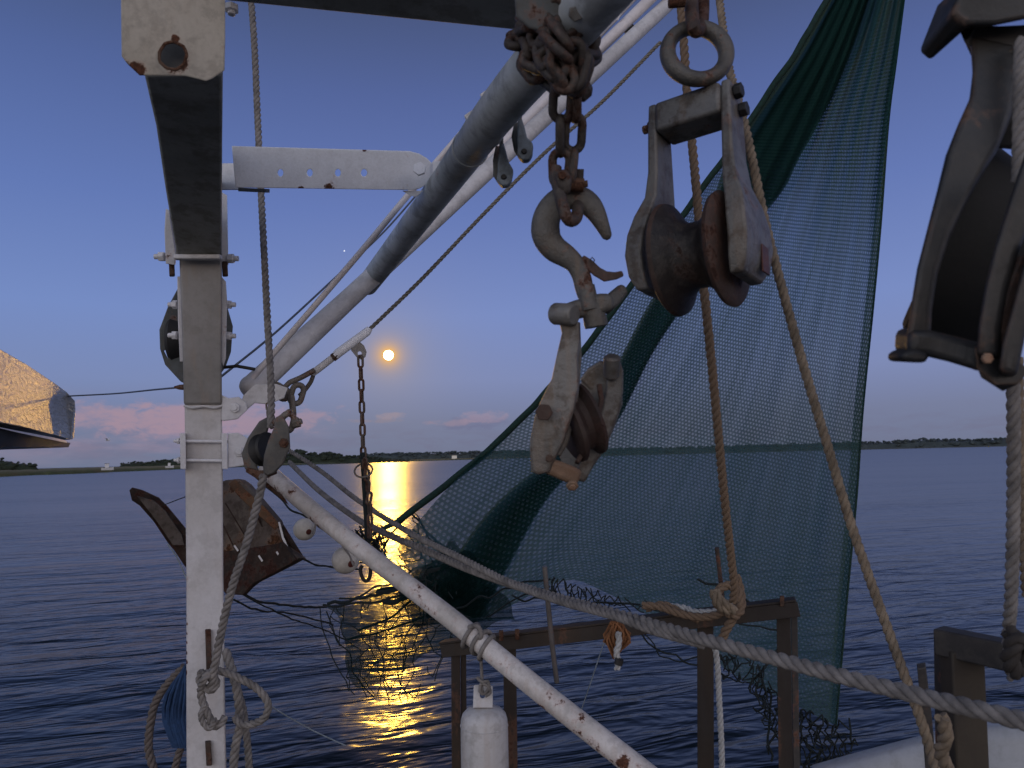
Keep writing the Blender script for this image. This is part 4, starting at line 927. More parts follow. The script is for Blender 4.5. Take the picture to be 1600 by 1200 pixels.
    for k in range(90):
        q=fl(k/89); c.append(P(q.x+2,q.y,q.z-.01)+Vector(noise.noise_vector(Vector((k*.3,0,0))))*.006)
    c+=PP([(618,817,4.2),(598,826,4.2),(575,838,4.2)]); tube(bm,c,[.014+.006*(k/89)**2 for k in range(90)]+[.016,.011,.006],8); finish(bm,'hem',M_hem,e,smooth=60)
    bm=bmesh.new(); c=[]
    for k in range(90):
        q=fr(k/89); c.append(P(q.x-2,q.y,q.z-.01))
    tube(bm,c,.0045,6); finish(bm,'hem',M_hem,e,smooth=60)
    # lower left fine netting trailing over the moon path
    def quadnet(name,A,B,n,m,mat,sag=.06,seed=0):
        bm=bmesh.new(); uv=bm.loops.layers.uv.new('UV'); rows=[]
        for j in range(m+1):
            v=j/m; row=[]
            for i in range(n+1):
                u=i/n; a=samp(A,u); b=samp(B,u); q=a.lerp(b,v)
                p=P(q.x,q.y,q.z)+Vector(noise.noise_vector(Vector((u*4,v*4,seed))))*sag
                row.append((bm.verts.new(p),(u,v)))
            rows.append(row)
        for r0,r1 in zip(rows,rows[1:]):
            for k in range(n):
                f=bm.faces.new((r0[k][0],r0[k+1][0],r1[k+1][0],r1[k][0]))
                for l,w in zip(f.loops,(r0[k][1],r0[k+1][1],r1[k+1][1],r1[k][1])): l[uv].uv=w
        me=bpy.data.meshes.new(name); bm.to_mesh(me); bm.free(); return place(me,name,mat,e,smooth=180)
    quadnet('trailing_netting',[(702,838,4.1),(660,885,4.15),(590,925,4.2),(512,948,4.3)],[(765,965,4.0),(700,1000,4.05),(640,1040,4.1),(560,1075,4.2)],60,40,M_net2)
    quadnet('trailing_netting',[(735,860,4.0),(690,890,4.05),(660,915,4.1),(620,930,4.15)],[(800,965,3.9),(745,985,4.0),(700,975,4.05),(650,985,4.1)],50,36,M_net2,seed=4)
    # coarse torn mesh cords
    random.seed(11)
    def cords(poly,nx,ny,name,r,keep=.8,seed=0,jit=.03):
        A,B=poly; bm=bmesh.new(); g={}
        for j in range(ny+1):
            for i in range(nx+1):
                u=(i+(.5 if j%2 else 0))/nx; a=samp(A,min(1,u)); b=samp(B,min(1,u)); q=a.lerp(b,j/ny)
                g[i,j]=P(q.x,q.y,q.z)+Vector((random.uniform(-1,1),random.uniform(-1,1),random.uniform(-1,1)))*jit
        for j in range(ny):
            for i in range(nx):
                for di in ((0,-1) if j%2==0 else (0,1)):
                    if (i+di,j+1) in g and random.random()<keep:
                        a,b=g[i,j],g[i+di,j+1]; m=a.lerp(b,.5)+Vector((random.uniform(-1,1),random.uniform(-1,1),random.uniform(-1,.3)))*jit*.5
                        tube(bm,catmull([a,m,b],.03),r,5)
        o=finish(bm,name,M_cord,e,smooth=60); return o
    cords(([(512,950,4.25),(590,930,4.2),(660,905,4.1),(720,930,4.0)],[(545,1080,4.2),(600,1095,4.15),(655,1085,4.1),(745,985,4.0)]),13,8,'torn_mesh',.0030,.62)
    cords(([(640,802,4.2),(640,830,4.2),(625,870,4.2),(600,890,4.2)],[(700,850,4.1),(690,880,4.1),(680,900,4.1),(660,920,4.1)]),8,5,'torn_mesh',.0034,.8)
    cords(([(862,905,3.3),(900,912,3.3),(960,932,3.3),(1060,945,3.3)],[(852,925,3.3),(900,945,3.3),(962,950,3.3),(1060,962,3.3)]),22,3,'fringe',.0030,.85,jit=.012)
    cords(([(1130,1020,3.1),(1170,1030,3.1),(1200,1060,3.1),(1230,1100,3.1)],[(1120,1050,3.1),(1170,1080,3.1),(1195,1130,3.1),(1215,1180,3.1)]),12,6,'fringe',.0030,.8)
    cords(([(1235,1120,3.3),(1260,1110,3.3),(1290,1120,3.3),(1330,1135,3.3)],[(1225,1230,3.3),(1255,1240,3.3),(1295,1240,3.3),(1335,1240,3.3)]),13,11,'fringe',.0036,.9)
    bm=bmesh.new()
    def wob(p0,p1,n,amp,r,drop=0):
        a,b=P(*p0),P(*p1); q=[]
        for k in range(n+1):
            t=k/n; q.append(a.lerp(b,t)+Vector((random.uniform(-1,1),random.uniform(-1,1),random.uniform(-1,1)))*amp*(0<k<n)-Z*drop*math.sin(math.pi*t))
        tube(bm,catmull(q,.02),r,5)
    for p0,p1,n,amp,r,dr in (((700,962,4),(860,905,3.5),9,.02,.005,-.03),((760,965,4),(870,925,3.4),9,.02,.004,-.05),((800,930,3.8),(1000,945,3.3),10,.02,.005,.02),
        ((640,800,4.2),(700,880,4.1),5,.02,.006,0),((640,805,4.2),(560,880,4.2),6,.02,.005,.02),((505,945,4.3),(700,905,4.1),9,.012,.007,.04),
        ((510,955,4.3),(585,1090,4.2),7,.02,.004,.04),((500,950,4.3),(545,1080,4.2),6,.02,.0035,.06),((1000,985,3.2),(1100,1040,3.1),6,.02,.004,.03),((1005,988,3.2),(1095,1025,3.1),6,.015,.003,.06),
        ((1090,905,3.2),(1180,950,3.2),6,.015,.006,-.03),((1130,965,3.2),(1225,985,3.2),7,.012,.004,0),((1180,1060,3.1),(1215,1015,3.2),5,.01,.006,0),((1200,1075,3.1),(1205,1190,3.1),7,.02,.005,0),((1215,1090,3.1),(1225,1200,3.1),7,.02,.004,0),
        ((512,944,4.3),(600,925,4.2),8,.01,.010,.01),((590,926,4.2),(705,880,4.1),8,.015,.020,.02),((600,940,4.2),(720,900,4.1),8,.015,.016,.02),((560,985,4.3),(700,900,4.1),8,.02,.007,.02),((540,1000,4.3),(720,930,4.1),8,.02,.006,.03),((530,935,4.3),(690,870,4.15),8,.015,.006,.03)):
        wob(p0,p1,n,amp,r,dr)
    finish(bm,'trailing_twine',M_cord,e,smooth=60)
def net_mat(name,nu,nv,thread,col,col2,k=1.0,uvscale=True,hole=.66,front=None):
    hl=hole
    m=bpy.data.materials.new(name); m.use_nodes=True; N=NT(m.node_tree); N.n.clear()
    uv=N.new('ShaderNodeUVMap').outputs[0]; x,y,_=N.sep(uv)
    wob=N.noise(uv,26.0,3,.6)
    U=N.m('ADD',N.m('MULTIPLY',x,nu),N.m('MULTIPLY',wob,.25)); V=N.m('ADD',N.m('MULTIPLY',y,nv),N.m('MULTIPLY',wob,.3))
    V=N.m('ADD',V,N.m('MULTIPLY',U,.12))
    row=N.m('FLOOR',V); fv=N.m('FRACT',V)
    fu=N.m('FRACT',N.m('ADD',U,N.m('MULTIPLY',row,.5)))
    du=N.m('ABSOLUTE',N.m('SUBTRACT',fu,.5)); dv=N.m('ABSOLUTE',N.m('SUBTRACT',fv,.5))
    hole=N.m('MULTIPLY',N.sstep(N.m('SUBTRACT',.5,du),thread*.4,thread*1.9),N.sstep(N.m('SUBTRACT',.5,dv),thread*.4,thread*1.9))
    # coverage drifts: slack cloth, gathered near the head rope
    drift=N.noise(N.v('MULTIPLY',uv,(9,3,1)),1.5,4,.6); streak=N.noise(N.v('MULTIPLY',uv,(60,3,1)),1.0,3,.6)
    cov=N.m('ADD',N.m('MULTIPLY',N.m('SUBTRACT',drift,.5),.5),N.m('MULTIPLY',N.m('SUBTRACT',streak,.5),.55))
    topg=N.m('MULTIPLY',N.m('SUBTRACT',1,N.sstep(y,0,.42)),.42 if uvscale else 0)
    op=N.m('ADD',N.m('SUBTRACT',k,N.m('MULTIPLY',hole,hl)),N.m('ADD',N.m('MULTIPLY',cov,.45),topg),clamp=True)
    a=N.new('ShaderNodeBsdfTransparent'); a.inputs[0].default_value=(1,1,1,1)
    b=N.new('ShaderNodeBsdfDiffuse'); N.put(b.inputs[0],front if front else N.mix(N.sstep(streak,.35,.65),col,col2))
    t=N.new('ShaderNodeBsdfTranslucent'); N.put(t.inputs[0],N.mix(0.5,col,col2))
    ad=N.new('ShaderNodeMixShader'); ad.inputs[0].default_value=.75; N.link(b.outputs[0],ad.inputs[1]); N.link(t.outputs[0],ad.inputs[2])
    mx=N.new('ShaderNodeMixShader'); N.put(mx.inputs[0],op); N.link(a.outputs[0],mx.inputs[1]); N.link(ad.outputs[0],mx.inputs[2])
    o=N.new('ShaderNodeOutputMaterial'); N.link(mx.outputs[0],o.inputs[0]); return m
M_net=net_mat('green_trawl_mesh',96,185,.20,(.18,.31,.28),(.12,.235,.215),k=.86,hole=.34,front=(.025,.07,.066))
M_net2=net_mat('dark_fine_mesh',90,60,.2,(.02,.06,.055),(.01,.035,.035),k=.84,uvscale=False,hole=.42)
M_hem=simple('green_hem_cord',(.010,.045,.035),rough=.9,scale=60,var=.5)
net()

# ================================================================ RAIL FRAMES, ROD, KNOTS
def rail():
    e=root('rail_frame',P(960,1200,2.0),'rusty brown angle-iron rail frame standing in front of the net','rail frame')
    bm=bmesh.new(); a,b=P(690,1003,2.12),P(1243,936,1.86); beam(bm,a,b,.046,.006); beam(bm,a-Z*.021+Vector((0,-.019,0)),b-Z*.021+Vector((0,-.019,0)),.006,.036)
    finish(bm,'top_rail',M_angle,e,bevel=.0015)
    def leg(x0,y0,x1,y1,d,w,dep=.035):
        bm=bmesh.new(); a,b=P(x0,y0,d),P(x1,y1,d*1.0); b.z-=.25; r=(a-CO).normalized(); s=(r.cross(Z)).normalized(); f=Vector((r.x,r.y,0)).normalized()
        # L section
        for o,hx,hy in ((f*.003,s*w/2,f*.003),(s*(w/2-.003)*(-1 if x0<900 else 1)+f*(dep/2+.007),s*.003,f*dep/2)):
            vs=[]
            for p in (a,b):
                for i,j in ((-1,-1),(1,-1),(1,1),(-1,1)): vs.append(bm.verts.new(p+o+hx*i+hy*j))
            for q in ((3,2,1,0),(4,5,6,7),(0,1,5,4),(1,2,6,5),(2,3,7,6),(3,0,4,7)): bm.faces.new([vs[i] for i in q])
        if x0>1200: 
            bm2=bmesh.new(); vs=[]
            for p in (a,b):
                for i,j in ((-1,-1),(1,-1),(1,1),(-1,1)): vs.append(bm2.verts.new(p+s*(w/2+.0085)+f*.012+s*.0075*i+f*.01*j))
            for q in ((3,2,1,0),(4,5,6,7),(0,1,5,4),(1,2,6,5),(2,3,7,6),(3,0,4,7)): bm2.faces.new([vs[i] for i in q])
            finish(bm2,'flange',M_dkangle,e,bevel=.0012)
        return finish(bm,'upright',M_angle,e,bevel=.0012)
    leg(712,1012,712,1260,2.10,.026,.04); leg(724,1008,724,1260,2.11,.016,.03)
    leg(796,1000,798,1260,2.06,.036); leg(1102,966,1096,1260,1.95,.042); leg(1224,944,1222,1260,1.87,.034,.05)
    for x,y,d in ((783,994,2.02),(808,992,2.02),(1222,940,1.84)):
        bm=bmesh.new(); strip(bm,[(x,y-8,d,7),(x,y+8,d,7)],.01); finish(bm,'weld',M_rust,e,bevel=.002)
    tube_obj('steel_rod',[(851,885,1.80),(857,950,1.81),(863,1010,1.82),(870,1066,1.83)],.0062,M_steel,'bare steel rod crossing the brown rail, left of the knots','rod')
    tube_obj('steel_rod',[(1120,856,1.82),(1124,890,1.83),(1129,935,1.85)],.0055,M_steel2,'short dark rod standing up beside the big knot','rod')
M_steel2=metal('dark_rusty_rod',(.09,.06,.055),(.05,.035,.03),rust=.35,scale=25)
rail()
def knots():
    bm=bmesh.new(); rope_bm(bm,PP([(1128,1000,1.80),(1134,985,1.79),(1146,965,1.78),(1155,945,1.78),(1154,925,1.79),(1142,915,1.79),(1128,918,1.785),(1119,930,1.78),(1121,945,1.775),(1134,955,1.77),(1148,962,1.77),(1158,950,1.785),(1157,925,1.8),(1150,900,1.8)]),.0115,.06)
    o=finish(bm,'rope_knot',M_rope_b,smooth=60); tag(o,'rust-brown knotted rope hitch hanging on the rail beside the short rod','rope knot')
    bm=bmesh.new(); rope_bm(bm,PP([(1118,924,1.76),(1126,938,1.755),(1138,946,1.755),(1148,955,1.76)]),.011,.06)
    rope_bm(bm,PP([(1114,922,1.76),(1117,936,1.755),(1128,950,1.755),(1140,956,1.76)]),.010,.06)
    o=finish(bm,'rope_turn',M_rope_t,smooth=60); tag(o,'tan rope turns gripping the brown knot on the rail','rope')
    bm=bmesh.new(); rope_bm(bm,PP([(1004,946,1.88),(1030,948,1.87),(1060,958,1.85),(1090,964,1.83),(1115,962,1.81),(1132,955,1.79)]),.0105,.06); rope_bm(bm,PP([(1010,952,1.90),(1035,944,1.88),(1062,955,1.87),(1092,970,1.85)]),.009,.06)
    o=finish(bm,'rope',M_rope_b,smooth=60); tag(o,'rust-brown rope lying along the top rail towards the knot','rope')
    bm=bmesh.new(); rope_bm(bm,PP([(1040,946,1.9),(1070,950,1.87),(1085,956,1.85),(1110,956,1.83),(1130,953,1.81)]),.0085,.05); o=finish(bm,'rope',M_rope_w,smooth=60); tag(o,'short pale grey rope along the rail above the brown one','rope')
    bm=bmesh.new(); rope_bm(bm,PP([(1117,1010,1.86),(1121,1040,1.87),(1124,1100,1.88),(1127,1160,1.89),(1129,1240,1.9)]),.0080,.05); o=finish(bm,'rope',M_rope_w,smooth=60); tag(o,'pale grey rope hanging straight down behind the brown upright','rope')
    # frayed tassel below the rail
    e=root('frayed_rope_end',P(965,985,1.5),'orange-brown frayed rope end hanging under the double rope','rope end')
    random.seed(8); bm=bmesh.new()
    for k in range(46):
        a=P(962+random.uniform(-9,12),974+random.uniform(-4,4),1.45); b=P(963+random.uniform(-20,22),995+random.uniform(-6,10),1.45+random.uniform(-.02,.02)); c=P(962+random.uniform(-6,5),1015+random.uniform(-8,14),1.45)
        tube(bm,catmull([a,b,c],.015),.0022,5)
    finish(bm,'strands',M_rope_o,e,smooth=60)
    bm=bmesh.new(); rope_bm(bm,PP([(966,988,1.43),(967,1005,1.43),(963,1020,1.43),(966,1033,1.43),(964,1046,1.43)]),.0065,.04); finish(bm,'tail',M_rope_w,e,smooth=60)
    bm=bmesh.new(); tube(bm,PP([(968,1030,1.42),(966,1038,1.42)]),.0085,10); finish(bm,'tape',M_black,e)
    tube_obj('fishing_line',[(945,1000,1.7),(925,1060,1.8),(908,1110,1.85)],.0014,M_line,'faint pale line slanting down from the frayed rope end','line')
M_rope_o=simple('orange_frayed_fibre',(.30,.13,.055),rough=.95,scale=60,var=.5)
M_line=simple('pale_twine',(.30,.36,.42),rough=.8,scale=20)
knots()
def right_frame():
    e=root('rail_frame',P(1540,1200,1.1),'dark rail frame corner at the lower right edge, nearer than the other','rail frame')
    bm=bmesh.new(); a,b=P(1466,1000,1.15),P(1660,1042,1.02); boxs=beam(bm,a,b,.035,.040); finish(bm,'top_rail',M_dkangle,e,bevel=.003)
    bm=bmesh.new(); a,b=P(1502,1012,1.13),P(1514,1290,1.13); beam(bm,a,b,.05,.035,up=Vector((0,1,0))); finish(bm,'upright',M_angle2,e,bevel=.003)
    bm=bmesh.new(); a,b=P(1474,1010,1.17),P(1478,1290,1.17); beam(bm,a,b,.012,.035,up=Vector((0,1,0))); finish(bm,'upright',M_dkangle,e,bevel=.002)
    bm=bmesh.new(); strip(bm,[(1440,1044,1.35,14),(1447,1110,1.36,16),(1456,1220,1.36,18)],.02); o=finish(bm,'iron_stake',M_dkangle,bevel=.002); tag(o,'short dark iron stake just left of the near frame corner','stake')
    bm=bmesh.new(); rope_bm(bm,PP([(1472,1120,1.02),(1478,1150,1.03),(1470,1175,1.05),(1480,1200,1.06),(1490,1235,1.07)]),.010,.06); o=finish(bm,'rope',M_rope_t,smooth=60); tag(o,'tan rope tail wound down the near frame under the thick grey rope','rope')
    for x,y,r in ((1592,1010,.03),(1600,1040,.028)):
        pass
    bm=bmesh.new(); rope_bm(bm,PP([(1575,985,1.0),(1590,1000,.99),(1605,1020,.99),(1590,1050,.99),(1578,1030,.98),(1590,1000,.97),(1612,1010,.97)]),.012,.06); o=finish(bm,'rope_knot',M_rope_dk,smooth=60); tag(o,'dark knot tying the hanging rope to the frame at the right edge','rope knot')
M_angle2=metal('olive_brown_angle',(.055,.043,.029),(.032,.025,.019),rust=.2,scale=7,rough=.7,dirt=.6,dirtc=(.03,.025,.02))
M_rope_dk=simple('dark_grimy_rope_fibre',(.05,.042,.038),rough=.9,scale=80)
right_frame()
def hull():
    # white gunwale of the neighbouring skiff at the lower right
    e=root('white_skiff',P(1450,1230,1.9),'smooth white skiff gunwale rising into the lower right corner','skiff')
    top=[(1270,1206,2.1),(1340,1186,2.0),(1430,1162,1.9),(1520,1138,1.8),(1600,1134,1.72),(1700,1130,1.65)]
    c=catmull(PP(top),.04); bm=bmesh.new(); rows=[]
    for p in c:
        r=(p-CO); f=Vector((r.x,r.y,0)).normalized()
        rows.append([bm.verts.new(p+f*a+Z*b) for a,b in ((.10,-.5),(.09,-.04),(.075,-.012),(.05,.0),(.0,.0),(-.012,-.006),(-.02,-.03),(-.06,-.25),(-.12,-.7))])
    for a,b in zip(rows,rows[1:]):
        for k in range(8): bm.faces.new((a[k],b[k],b[k+1],a[k+1]))
    finish(bm,'gunwale',M_hull,e,smooth=60)
    # unseen pale deck under and behind the viewer, added to bounce light upward
    bm=bmesh.new(); boxm(bm,(0,-1.9,CAMZ-1.7),Vector((2.6,0,0)),Vector((0,2.3,0)),Z*.04)
    o=finish(bm,'deck',simple('worn_deck_paint',(.5,.5,.48),rough=.6,scale=4,var=.25),bevel=.01); tag(o,'unseen pale worn boat deck added under the viewer to bounce light','deck',kind='structure')
hull()
# ================================================================ TRAWL DOOR, FLOATS, LINES
def trawl_door():
    e=root('trawl_door',P(350,850,3.0),'worn wooden trawl door hanging over the water behind the post','trawl door')
    A=(.30,-.15,1)
    plate('board',M_wood,e,[(320,762),(352,750),(372,748),(382,755),(430,812),(444,852),(468,872),(450,882),(395,910),(380,922),(350,900),(335,850),(325,800)],(390,830,3.0),.05,nrm=(-.35,.25,1),bev=.005)
    # bottom dark shoe
    plate('shoe',M_woodd,e,[(330,868),(350,862),(430,850),(441,846),(462,875),(455,880),(395,912),(378,930),(352,928),(335,905)],(390,870,2.955),.03,nrm=(-.35,.25,1),bev=.004)
    for x0,y0,x1,y1 in ((352,786,398,862),(378,762,424,850),(340,802,372,868)):
        bm=bmesh.new(); strip(bm,[(x0,y0,2.985,2.2),(x1,y1,2.985,2.2)],.012); finish(bm,'seam',M_woodd,e)
    bm=bmesh.new(); strip(bm,[(362,752,2.96,13),(378,770,2.96,15),(408,798,2.96,16),(434,824,2.96,12)],.02); finish(bm,'rust_strap',M_ochre2,e,bevel=.003)
    bm=bmesh.new(); strip(bm,[(436,816,2.93,3),(442,840,2.93,3.5),(459,878,2.92,3.5)],.01); finish(bm,'edge_strip',M_white,e)
    bm=bmesh.new(); strip(bm,[(440,822,2.96,8),(470,872,2.95,10)],.03); finish(bm,'edge_iron',M_woodd,e,bevel=.003)
    # left wing
    plate('wing',M_woodd,e,[(202,766),(206,762),(222,766),(248,778),(262,792),(290,826),(300,850),(300,895),(288,884),(272,860),(262,848),(240,815),(218,790),(206,782)],(250,810,3.05),.04,nrm=(.45,.1,1),bev=.004)
    plate('wing_board',M_wood2,e,[(214,775),(240,782),(258,798),(284,836),(288,852),(270,852),(246,816)],(250,810,3.02),.015,nrm=(.45,.1,1),bev=.002)
    for k,(x,y,t) in enumerate(((404,868,22),(366,852,12),(432,862,18))):
        bm=bmesh.new(); strip(bm,[(x,y,2.915,3),(x+6,y+9,2.915,3)],.004); finish(bm,'bolt_plate',M_white,e)
    def cord(pts,r,label,mat=None,amp=.006,n=16):
        random.seed(int(pts[0][0])); c=catmull(PP(pts),.06); c=[p+Vector((random.uniform(-1,1),random.uniform(-1,1),random.uniform(-1,1)))*amp for p in c]
        bm=bmesh.new(); q_=catmull(c,.012); tube(bm,q_,[r*.75*(1+.35*noise.noise(p_*60)) for p_ in q_],6)
        o=finish(bm,'line',mat or M_cord,smooth=60); tag(o,label,'line','dark lines trailing from the trawl door'); return o
    cord([(466,872,3.0),(474,873,3.0),(490,882,3.1),(520,886,3.3),(560,890,3.6)],.0055,'dark line leaving the right corner of the trawl door',amp=.0025)
    cord([(378,926,3.0),(400,938,3.1),(430,944,3.3),(470,948,3.6),(510,949,4.0)],.0070,'upper dark line from the foot of the trawl door to the net',amp=.003)
    cord([(366,936,3.0),(392,950,3.1),(420,955,3.3),(460,960,3.6),(520,976,4.0)],.0055,'middle dark line from the foot of the trawl door to the net',amp=.003)
    cord([(378,928,3.0),(410,945,3.1),(450,965,3.4),(500,982,3.8),(540,1000,4.0)],.0045,'lowest dark line from the foot of the trawl door',amp=.003)
    cord([(255,790,3.0),(275,782,2.9),(295,774,2.8)],.0025,'thin cord tied round the wing of the trawl door',amp=.002)
    cord([(415,760,2.75),(440,780,2.7),(455,798,2.68),(475,806,2.66),(500,822,2.64),(530,844,2.6)],.0050,'dark twisted line running just below the white slanting pipe',amp=.003)
    tube_obj('line',[(262,850,3.0),(275,868,3.0),(292,905,3.0)],.003,M_line,'pale blue thin line hanging from the wing of the trawl door','line')
M_wood=metal('weathered_wood',(.145,.12,.10),(.085,.065,.055),rust=.24,rustc=(.10,.04,.015),scale=10,rough=.85,dirt=.6,dirtc=(.035,.02,.015),bump=.8,spots=[(P(355,880,3),.22,.12),(P(350,760,3),.12,.16),(P(440,850,3),.10,.12)])
M_wood2=metal('weathered_wing_wood',(.12,.10,.09),(.07,.055,.045),rust=.25,scale=12,rough=.85,dirt=.6,dirtc=(.03,.02,.015),bump=.8)
M_woodd=metal('dark_rotten_wood',(.030,.015,.010),(.016,.009,.007),rust=.35,rustc=(.05,.014,.008),scale=20,rough=.9,bump=.8)
M_ochre2=metal('orange_rust_strap',(.15,.08,.04),(.09,.045,.022),rust=.35,scale=20,rough=.8,bump=.6)
trawl_door()
def floats():
    def fl(x,y,r,d,label,hx,hy,lash):
        e=root('net_float',P(x,y,d),label,'float','floats strung below the white slanting pipe')
        ax=(P(hx,hy,d-.05)-P(x,y,d)).normalized(); R_=px2m(r,d)
        bm=bmesh.new(); prof=[(math.sin(t)*R_,math.cos(t)*R_*.98) for t in [(-88+176*k/22)*math.pi/180 for k in range(23)]]; prof[-1]=(prof[-1][0],R_*.04); prof=prof[:-1]+[(R_*.985,R_*.17),(R_*.93,R_*.14)] if False else prof
        lathe(bm,P(x,y,d),ax,prof,36); finish(bm,'ball',M_float,e,smooth=80)
        bm=bmesh.new(); lathe(bm,P(x,y,d)+ax*R_*.95,ax,[(0,R_*.26),(R_*.06,R_*.24),(R_*.07,R_*.05)],18); finish(bm,'plug',M_plug,e)
        bm=bmesh.new(); smoothcord(bm,PP([(hx,hy,d-.04),((hx+lash[0])/2+2,(hy+lash[1])/2,d-.03),(lash[0],lash[1],d-.02)]),.004,.01,6); finish(bm,'lashing',M_rope_g,e)
    fl(476,827,17.5,2.55,'smaller white float with red plug below the pipe, left one',487,834,(494,812))
    fl(540,875,21.5,2.4,'larger white float lashed under the middle of the slanting pipe',553,884,(532,848))
    fl(590,872,15,2.6,'dark-lined pale float half hidden behind the slanting pipe, beside the hook',597,872,(585,848))
    # tangled dark netting round the chain
    random.seed(3); bm=bmesh.new()
    for k in range(34):
        a=P(random.uniform(545,600),random.uniform(820,868),2.5+random.uniform(-.03,.03)); b=P(random.uniform(555,605),random.uniform(825,875),2.5+random.uniform(-.03,.03)); c=P(random.uniform(560,606),random.uniform(845,882),2.5)
        tube(bm,catmull([a,b,c],.015),.0026,5)
    o=finish(bm,'tangled_twine',M_cord,smooth=60); tag(o,'knot of dark green twine round the end of the thin chain','twine')
M_plug=simple('red_plug',(.12,.02,.012),rough=.7)
floats()
# ================================================================ POST LASHINGS, ROOF CORNER
def lashings():
    def rp(name,pts,r,mat,label,cat='rope',jit=.0):
        bm=bmesh.new(); rope_bm(bm,PP(pts),r,jit=jit); o=finish(bm,name,mat,smooth=60); tag(o,label,cat); return o
    rp('rope',[(322,1052,1.84),(340,1048,1.84),(360,1054,1.84),(385,1065,1.83),(406,1080,1.83),(419,1100,1.83),(414,1120,1.83),(398,1130,1.84),(378,1132,1.85),(366,1120,1.86)],.0098,M_rope_g,'loose rope loop sticking out to the right of the post')
    rp('rope_knot',[(316,1048,1.83),(312,1060,1.83),(318,1074,1.82),(332,1078,1.82),(338,1066,1.82),(328,1054,1.81),(318,1062,1.80),(314,1080,1.82),(318,1100,1.82),(326,1118,1.82),(334,1134,1.82),(346,1130,1.82),(352,1120,1.83)],.0100,M_rope_g,'worn knot of rope lashed on the face of the post','rope knot',.002)
    rp('rope_end',[(322,1100,1.815),(314,1115,1.81),(318,1130,1.81),(328,1138,1.81),(338,1124,1.81)],.0075,M_rope_g,'frayed short rope end below the knot on the post','rope end')
    rp('rope',[(352,1016,1.94),(362,1045,1.92),(370,1075,1.90),(374,1110,1.90),(374,1140,1.90),(368,1165,1.90),(362,1230,1.90)],.0120,M_rope_g,'rope coil fall hanging close beside the right of the post')
    rp('rope',[(364,1060,1.96),(378,1100,1.95),(384,1140,1.95),(388,1180,1.95),(391,1240,1.95)],.0100,M_rope_g,'second rope fall hanging right of the post')
    rp('rope',[(288,1042,2.1),(264,1066,2.1),(244,1095,2.1),(236,1125,2.1),(232,1165,2.1),(238,1195,2.1),(252,1240,2.1)],.0120,M_rope_dg,'rope bight curving down at the left of the post')
    rp('rope',[(292,1150,2.08),(280,1176,2.08),(272,1210,2.08),(268,1250,2.08)],.0110,M_rope_dg,'short dim rope fall at the bottom left of the post')
    random.seed(5); bm=bmesh.new()
    for k in range(30):
        x=276+random.uniform(-10,16); o=random.uniform(-8,8)
        tube(bm,catmull(PP([(290,1040+random.uniform(0,12),2.04),(x-2+o,1085,2.04+random.uniform(-.02,.02)),(x-6+o,1125,2.04),(x+8+o*.5,1168,2.04)]),.03),.0048,5)
    o=finish(bm,'blue_rope_bundle',M_blue,smooth=60); tag(o,'dark blue bundle of rope yarn tied behind the left side of the post','rope')
    tube_obj('fishing_line',[(418,1100,1.85),(450,1120,1.9),(490,1142,1.95),(540,1165,2.0)],.0018,M_line,'faint pale line running right from the loose rope loop','line')
    tube_obj('fishing_line',[(340,930,2.2),(330,950,2.2)],.001,M_line,'tiny pale line end on the post','line') if False else None
M_rope_dg=simple('dim_grey_rope_fibre',(.17,.14,.125),rough=.9,scale=90,var=.35,bump=.7)
lashings()
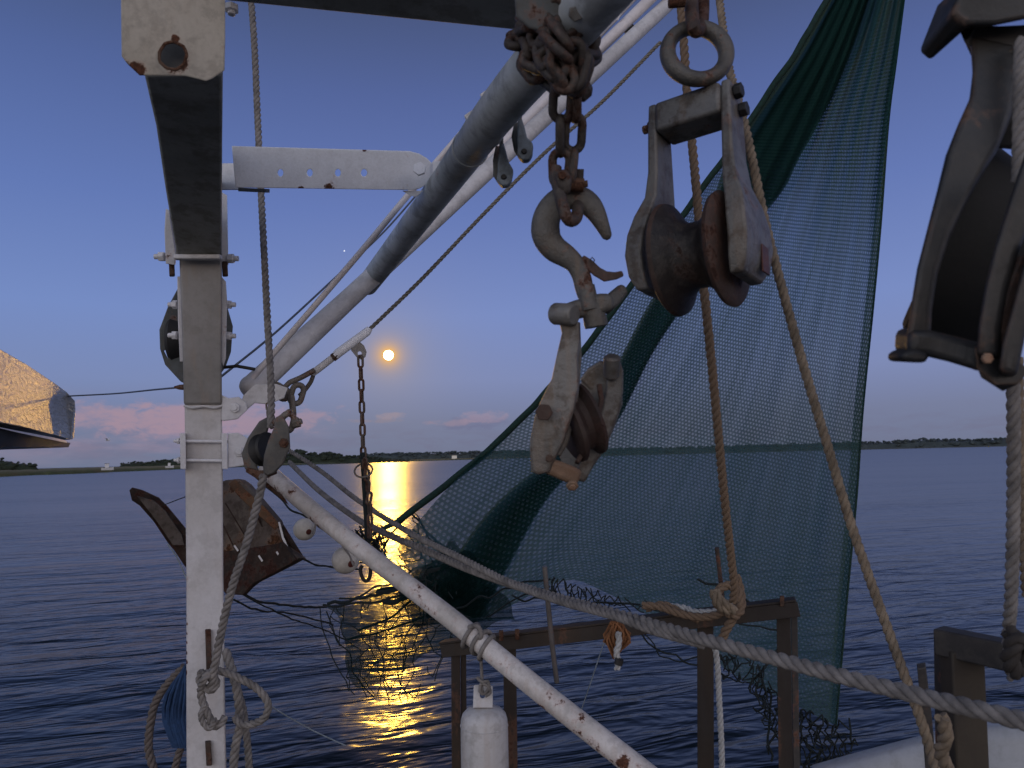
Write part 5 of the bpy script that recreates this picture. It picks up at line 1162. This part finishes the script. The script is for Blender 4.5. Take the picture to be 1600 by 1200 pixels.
def roof_corner():
    e=root('boat_roof',P(60,640,2.4),'silver crinkled corner of a neighbouring boat roof glinting gold in moonlight','boat roof')
    pts=[(-60,500,1.95),(-20,532,2.08),(0,545,2.18),(40,568,2.50),(85,598,2.93),(104,612,3.0),(117,626,3.0),(118,638,3.0),(116,683,3.0)]
    low=[(-60,638,1.84),(-20,652,1.96),(0,660,2.05),(40,668,2.36),(85,680,2.8),(104,686,2.88),(110,687,2.93),(114,686,2.95),(116,684,3.0)]
    bm=bmesh.new(); A=[]; 
    for p,q in zip(pts,low): A.append((P(*p),P(*q)))
    off=Vector((-1.0,.35,0))
    G=[]
    for a,b in A: G.append([bm.verts.new(v) for v in (a,b,b+off,a+off)])
    for a,b in zip(G,G[1:]):
        for k in range(4): bm.faces.new((a[k],a[(k+1)%4],b[(k+1)%4],b[k]))
    bm.faces.new(G[0]); bm.faces.new(G[-1][::-1])
    finish(bm,'roof_side',M_foil,e,smooth=30,bevel=.004)
    bm=bmesh.new(); G=[]
    for p,q in (((-60,655,1.92),(-60,700,1.95)),((0,668,2.07),(0,699,2.1)),((60,682,2.35),(60,699,2.4)),((96,690,2.62),(100,699,2.66)),((110,692,2.75),(107,699,2.75))):
        a,b=P(*p),P(*q); G.append([bm.verts.new(v) for v in (a,b,b+off*.9,a+off*.9)])
    for a,b in zip(G,G[1:]):
        for k in range(4): bm.faces.new((a[k],a[(k+1)%4],b[(k+1)%4],b[k]))
    bm.faces.new(G[0]); bm.faces.new(G[-1][::-1])
    finish(bm,'lower_panel',simple('blue_black_panel',(.05,.065,.09),rough=.45,scale=5),e,smooth=30)
    bm=bmesh.new(); strip(bm,[(-20,664,2.0,4),(30,675,2.15,4),(85,686,2.45,5),(104,690,2.6,4)],.02); finish(bm,'trim',M_white,e)
def foil():
    m=bpy.data.materials.new('crinkled_silver_sheet'); m.use_nodes=True; N=NT(m.node_tree); N.n.clear()
    pos=N.new('ShaderNodeNewGeometry').outputs['Position']
    pv=N.v('MULTIPLY',pos,(1,1,2.6)); n=N.noise(pv,26,4,.6,.5); n2=N.noise(pv,70,3,.6)
    b=N.new('ShaderNodeBsdfPrincipled'); N.put(b.inputs['Base Color'],(.50,.46,.39)); b.inputs['Metallic'].default_value=.7; b.inputs['Roughness'].default_value=.33
    bp=N.new('ShaderNodeBump'); bp.inputs['Strength'].default_value=1; bp.inputs['Distance'].default_value=.010
    N.put(bp.inputs['Height'],N.m('ADD',n,N.m('MULTIPLY',n2,.25))); N.link(bp.outputs[0],b.inputs['Normal'])
    o=N.new('ShaderNodeOutputMaterial'); N.link(b.outputs[0],o.inputs[0]); return m
M_foil=foil()
roof_corner()
